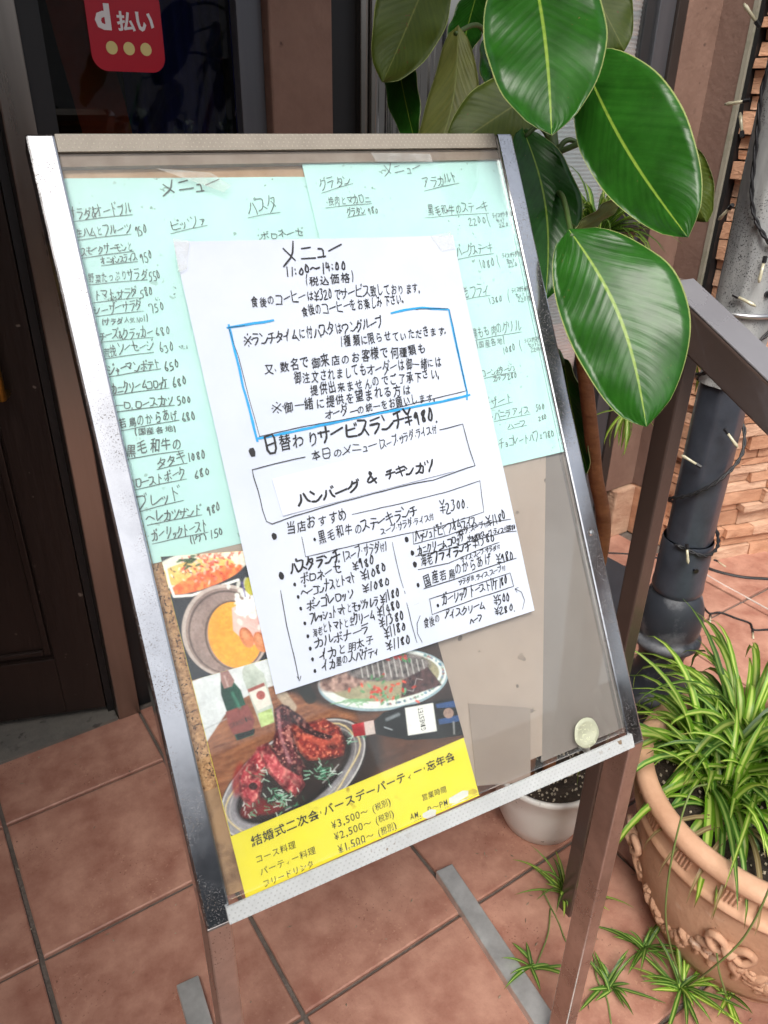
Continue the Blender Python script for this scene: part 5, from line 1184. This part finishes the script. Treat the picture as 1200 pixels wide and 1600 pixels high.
LV['J'] = big_leaf((1040, 215), (1104, 347), .93, .93, 74, side=-1, roll=10)
LV['K'] = big_leaf((905, 222), (960, 262), .96, .95, 22, side=-1, roll=30, under=under_p)
LV['M'] = big_leaf((893, 364), (985, 297), .92, .96, 26, side=-1, roll=35, under=under_p, bend=.2)
LV['N'] = big_leaf((880, 560), (918, 740), 1.12, 1.1, 70, roll=50)
LV['Q'] = big_leaf((615, 60), (650, 230), 1.15, 1.15, 60, roll=30)
LV['S'] = big_leaf((760, 60), (790, 200), 1.12, 1.12, 60, roll=-40)
def stem(pts, rr, m, name='stem'): Geo().tube(catmull(pts, 8), [rr[0]+(rr[1]-rr[0])*i/(8*(len(pts)-1)) for i in range(8*(len(pts)-1)+1)], 9).build(name, m, rubber, smooth=True)
stem([wp + V((-.02, -.02, .13)), wp + V((-.03, -.03, .35)), at_depth(940, 860, 1.20), at_depth(930, 740, 1.12), at_depth(921, 650, 1.06), at_depth(905, 520, 1.02), at_depth(880, 380, .98)], (.0125, .009), barkm)
stem([at_depth(880, 380, .98), at_depth(868, 300, .97), at_depth(862, 215, .96), at_depth(850, 120, .95), at_depth(840, -20, .94)], (.009, .007), stemg)
stem([wp + V((-.05, .0, .13)), at_depth(880, 800, 1.25), at_depth(858, 560, 1.12), at_depth(800, 300, 1.10), at_depth(770, 60, 1.1)], (.010, .007), barkm)
for k, (x, y, D) in dict(B=(866, 140, .95), C=(868, 300, .97), D=(864, 225, .96), K=(862, 250, .96), H=(852, 120, .95), I=(846, 40, .95), J=(866, 240, .96), A=(842, -60, .94), M=(878, 372, .98), E=(775, -40, 1.1), F=(772, 70, 1.1), G=(772, 20, 1.1), N=(858, 560, 1.12)).items():
    P0, ax = LV[k]; q = at_depth(x, y, D); stem([q, (q+P0)/2 + V((0, 0, .012)), P0 + ax*.01], (.0038, .0028), stemg, 'petiole')

# hanging spider plant in front of the blind window
hc = at_depth(932, 356, 1.70); hang = thing('raised_spider_plant', hc, 'fine bladed spider plant on a tall pole before the blind, half hidden by rubber leaves', 'potted plant')
g = Geo(); g.lathe([(0, -.13), (.06, -.13), (.075, -.05), (.088, 0), (.092, .004), (.084, .0), (.07, -.02), (0, -.02)], 32, hc); g.build('basket', mat('brown_plastic_basket', (.06, .035, .025), .5), hang, smooth=True)
rs = random.Random(5)
for i in range(150):
    az = rs.uniform(0, 6.283); blade(hang, hc + V((.02*math.cos(az), .02*math.sin(az), -.01)), az, rs.uniform(.2, 1.5), rs.uniform(.09, .185), rs.uniform(.006, .010), rs.uniform(1.0, 2.8), rs.choice((blade_m, blade_d)), seg=7)
g = Geo(); g.tube([hc + V((0, 0, -.131)), V((hc.x, hc.y, .02))], .009, 10); g.lathe([(0, .0), (.11, .0), (.11, .012), (.02, .02), (0, .02)], 24, V((hc.x, hc.y, 0))); g.build('stand_pole', wire, hang)
b1 = at_depth(980, 640, 1.62); b2 = at_depth(1083, 560, 1.45)
for q, n, lab in ((b1, 11, 'spider plantlet dangling on its runner below the big rubber leaf'), (b2, 7, 'spider plantlet dangling behind the handrail beside its post')):
    t = thing('spider_plantlet', q, lab, 'plantlet', 'spider plantlets')
    for i in range(n): blade(t, q, 6.283*i/n, rs.uniform(-1.2, .2), rs.uniform(.07, .12), .008, 1.2, blade_m, seg=6)
    Geo().tube(catmull([hc + V((.05, -.05, 0)), (hc+q)/2 + V((0, 0, .08)), q], 8), .0012, 5).build('runner', run_m, t)

# litter on the tiles
rs = random.Random(31); g = Geo()
for k in range(110):
    x, y = (rs.uniform(740, 1190), rs.uniform(1300, 1600)) if k < 70 else (rs.uniform(0, 700), rs.uniform(1150, 1600))
    p = on_z(x, y, .0065); a = rs.uniform(0, 6.28); l_ = rs.uniform(.0015, .006); u = V((math.cos(a), math.sin(a), .1))*l_; v = V((-math.sin(a), math.cos(a), 0))*rs.uniform(.0006, .0016)
    g.add([p-u, p+v, p+u, p-v, p+V((0, 0, .0015))], [(0, 1, 4), (1, 2, 4), (2, 3, 4), (3, 0, 4), (3, 2, 1, 0)])
g.build('floor_litter', mat('dry_litter', (.10, .06, .035), .9, col2=(.45, .38, .28), vs=40, world=True), kind='stuff')
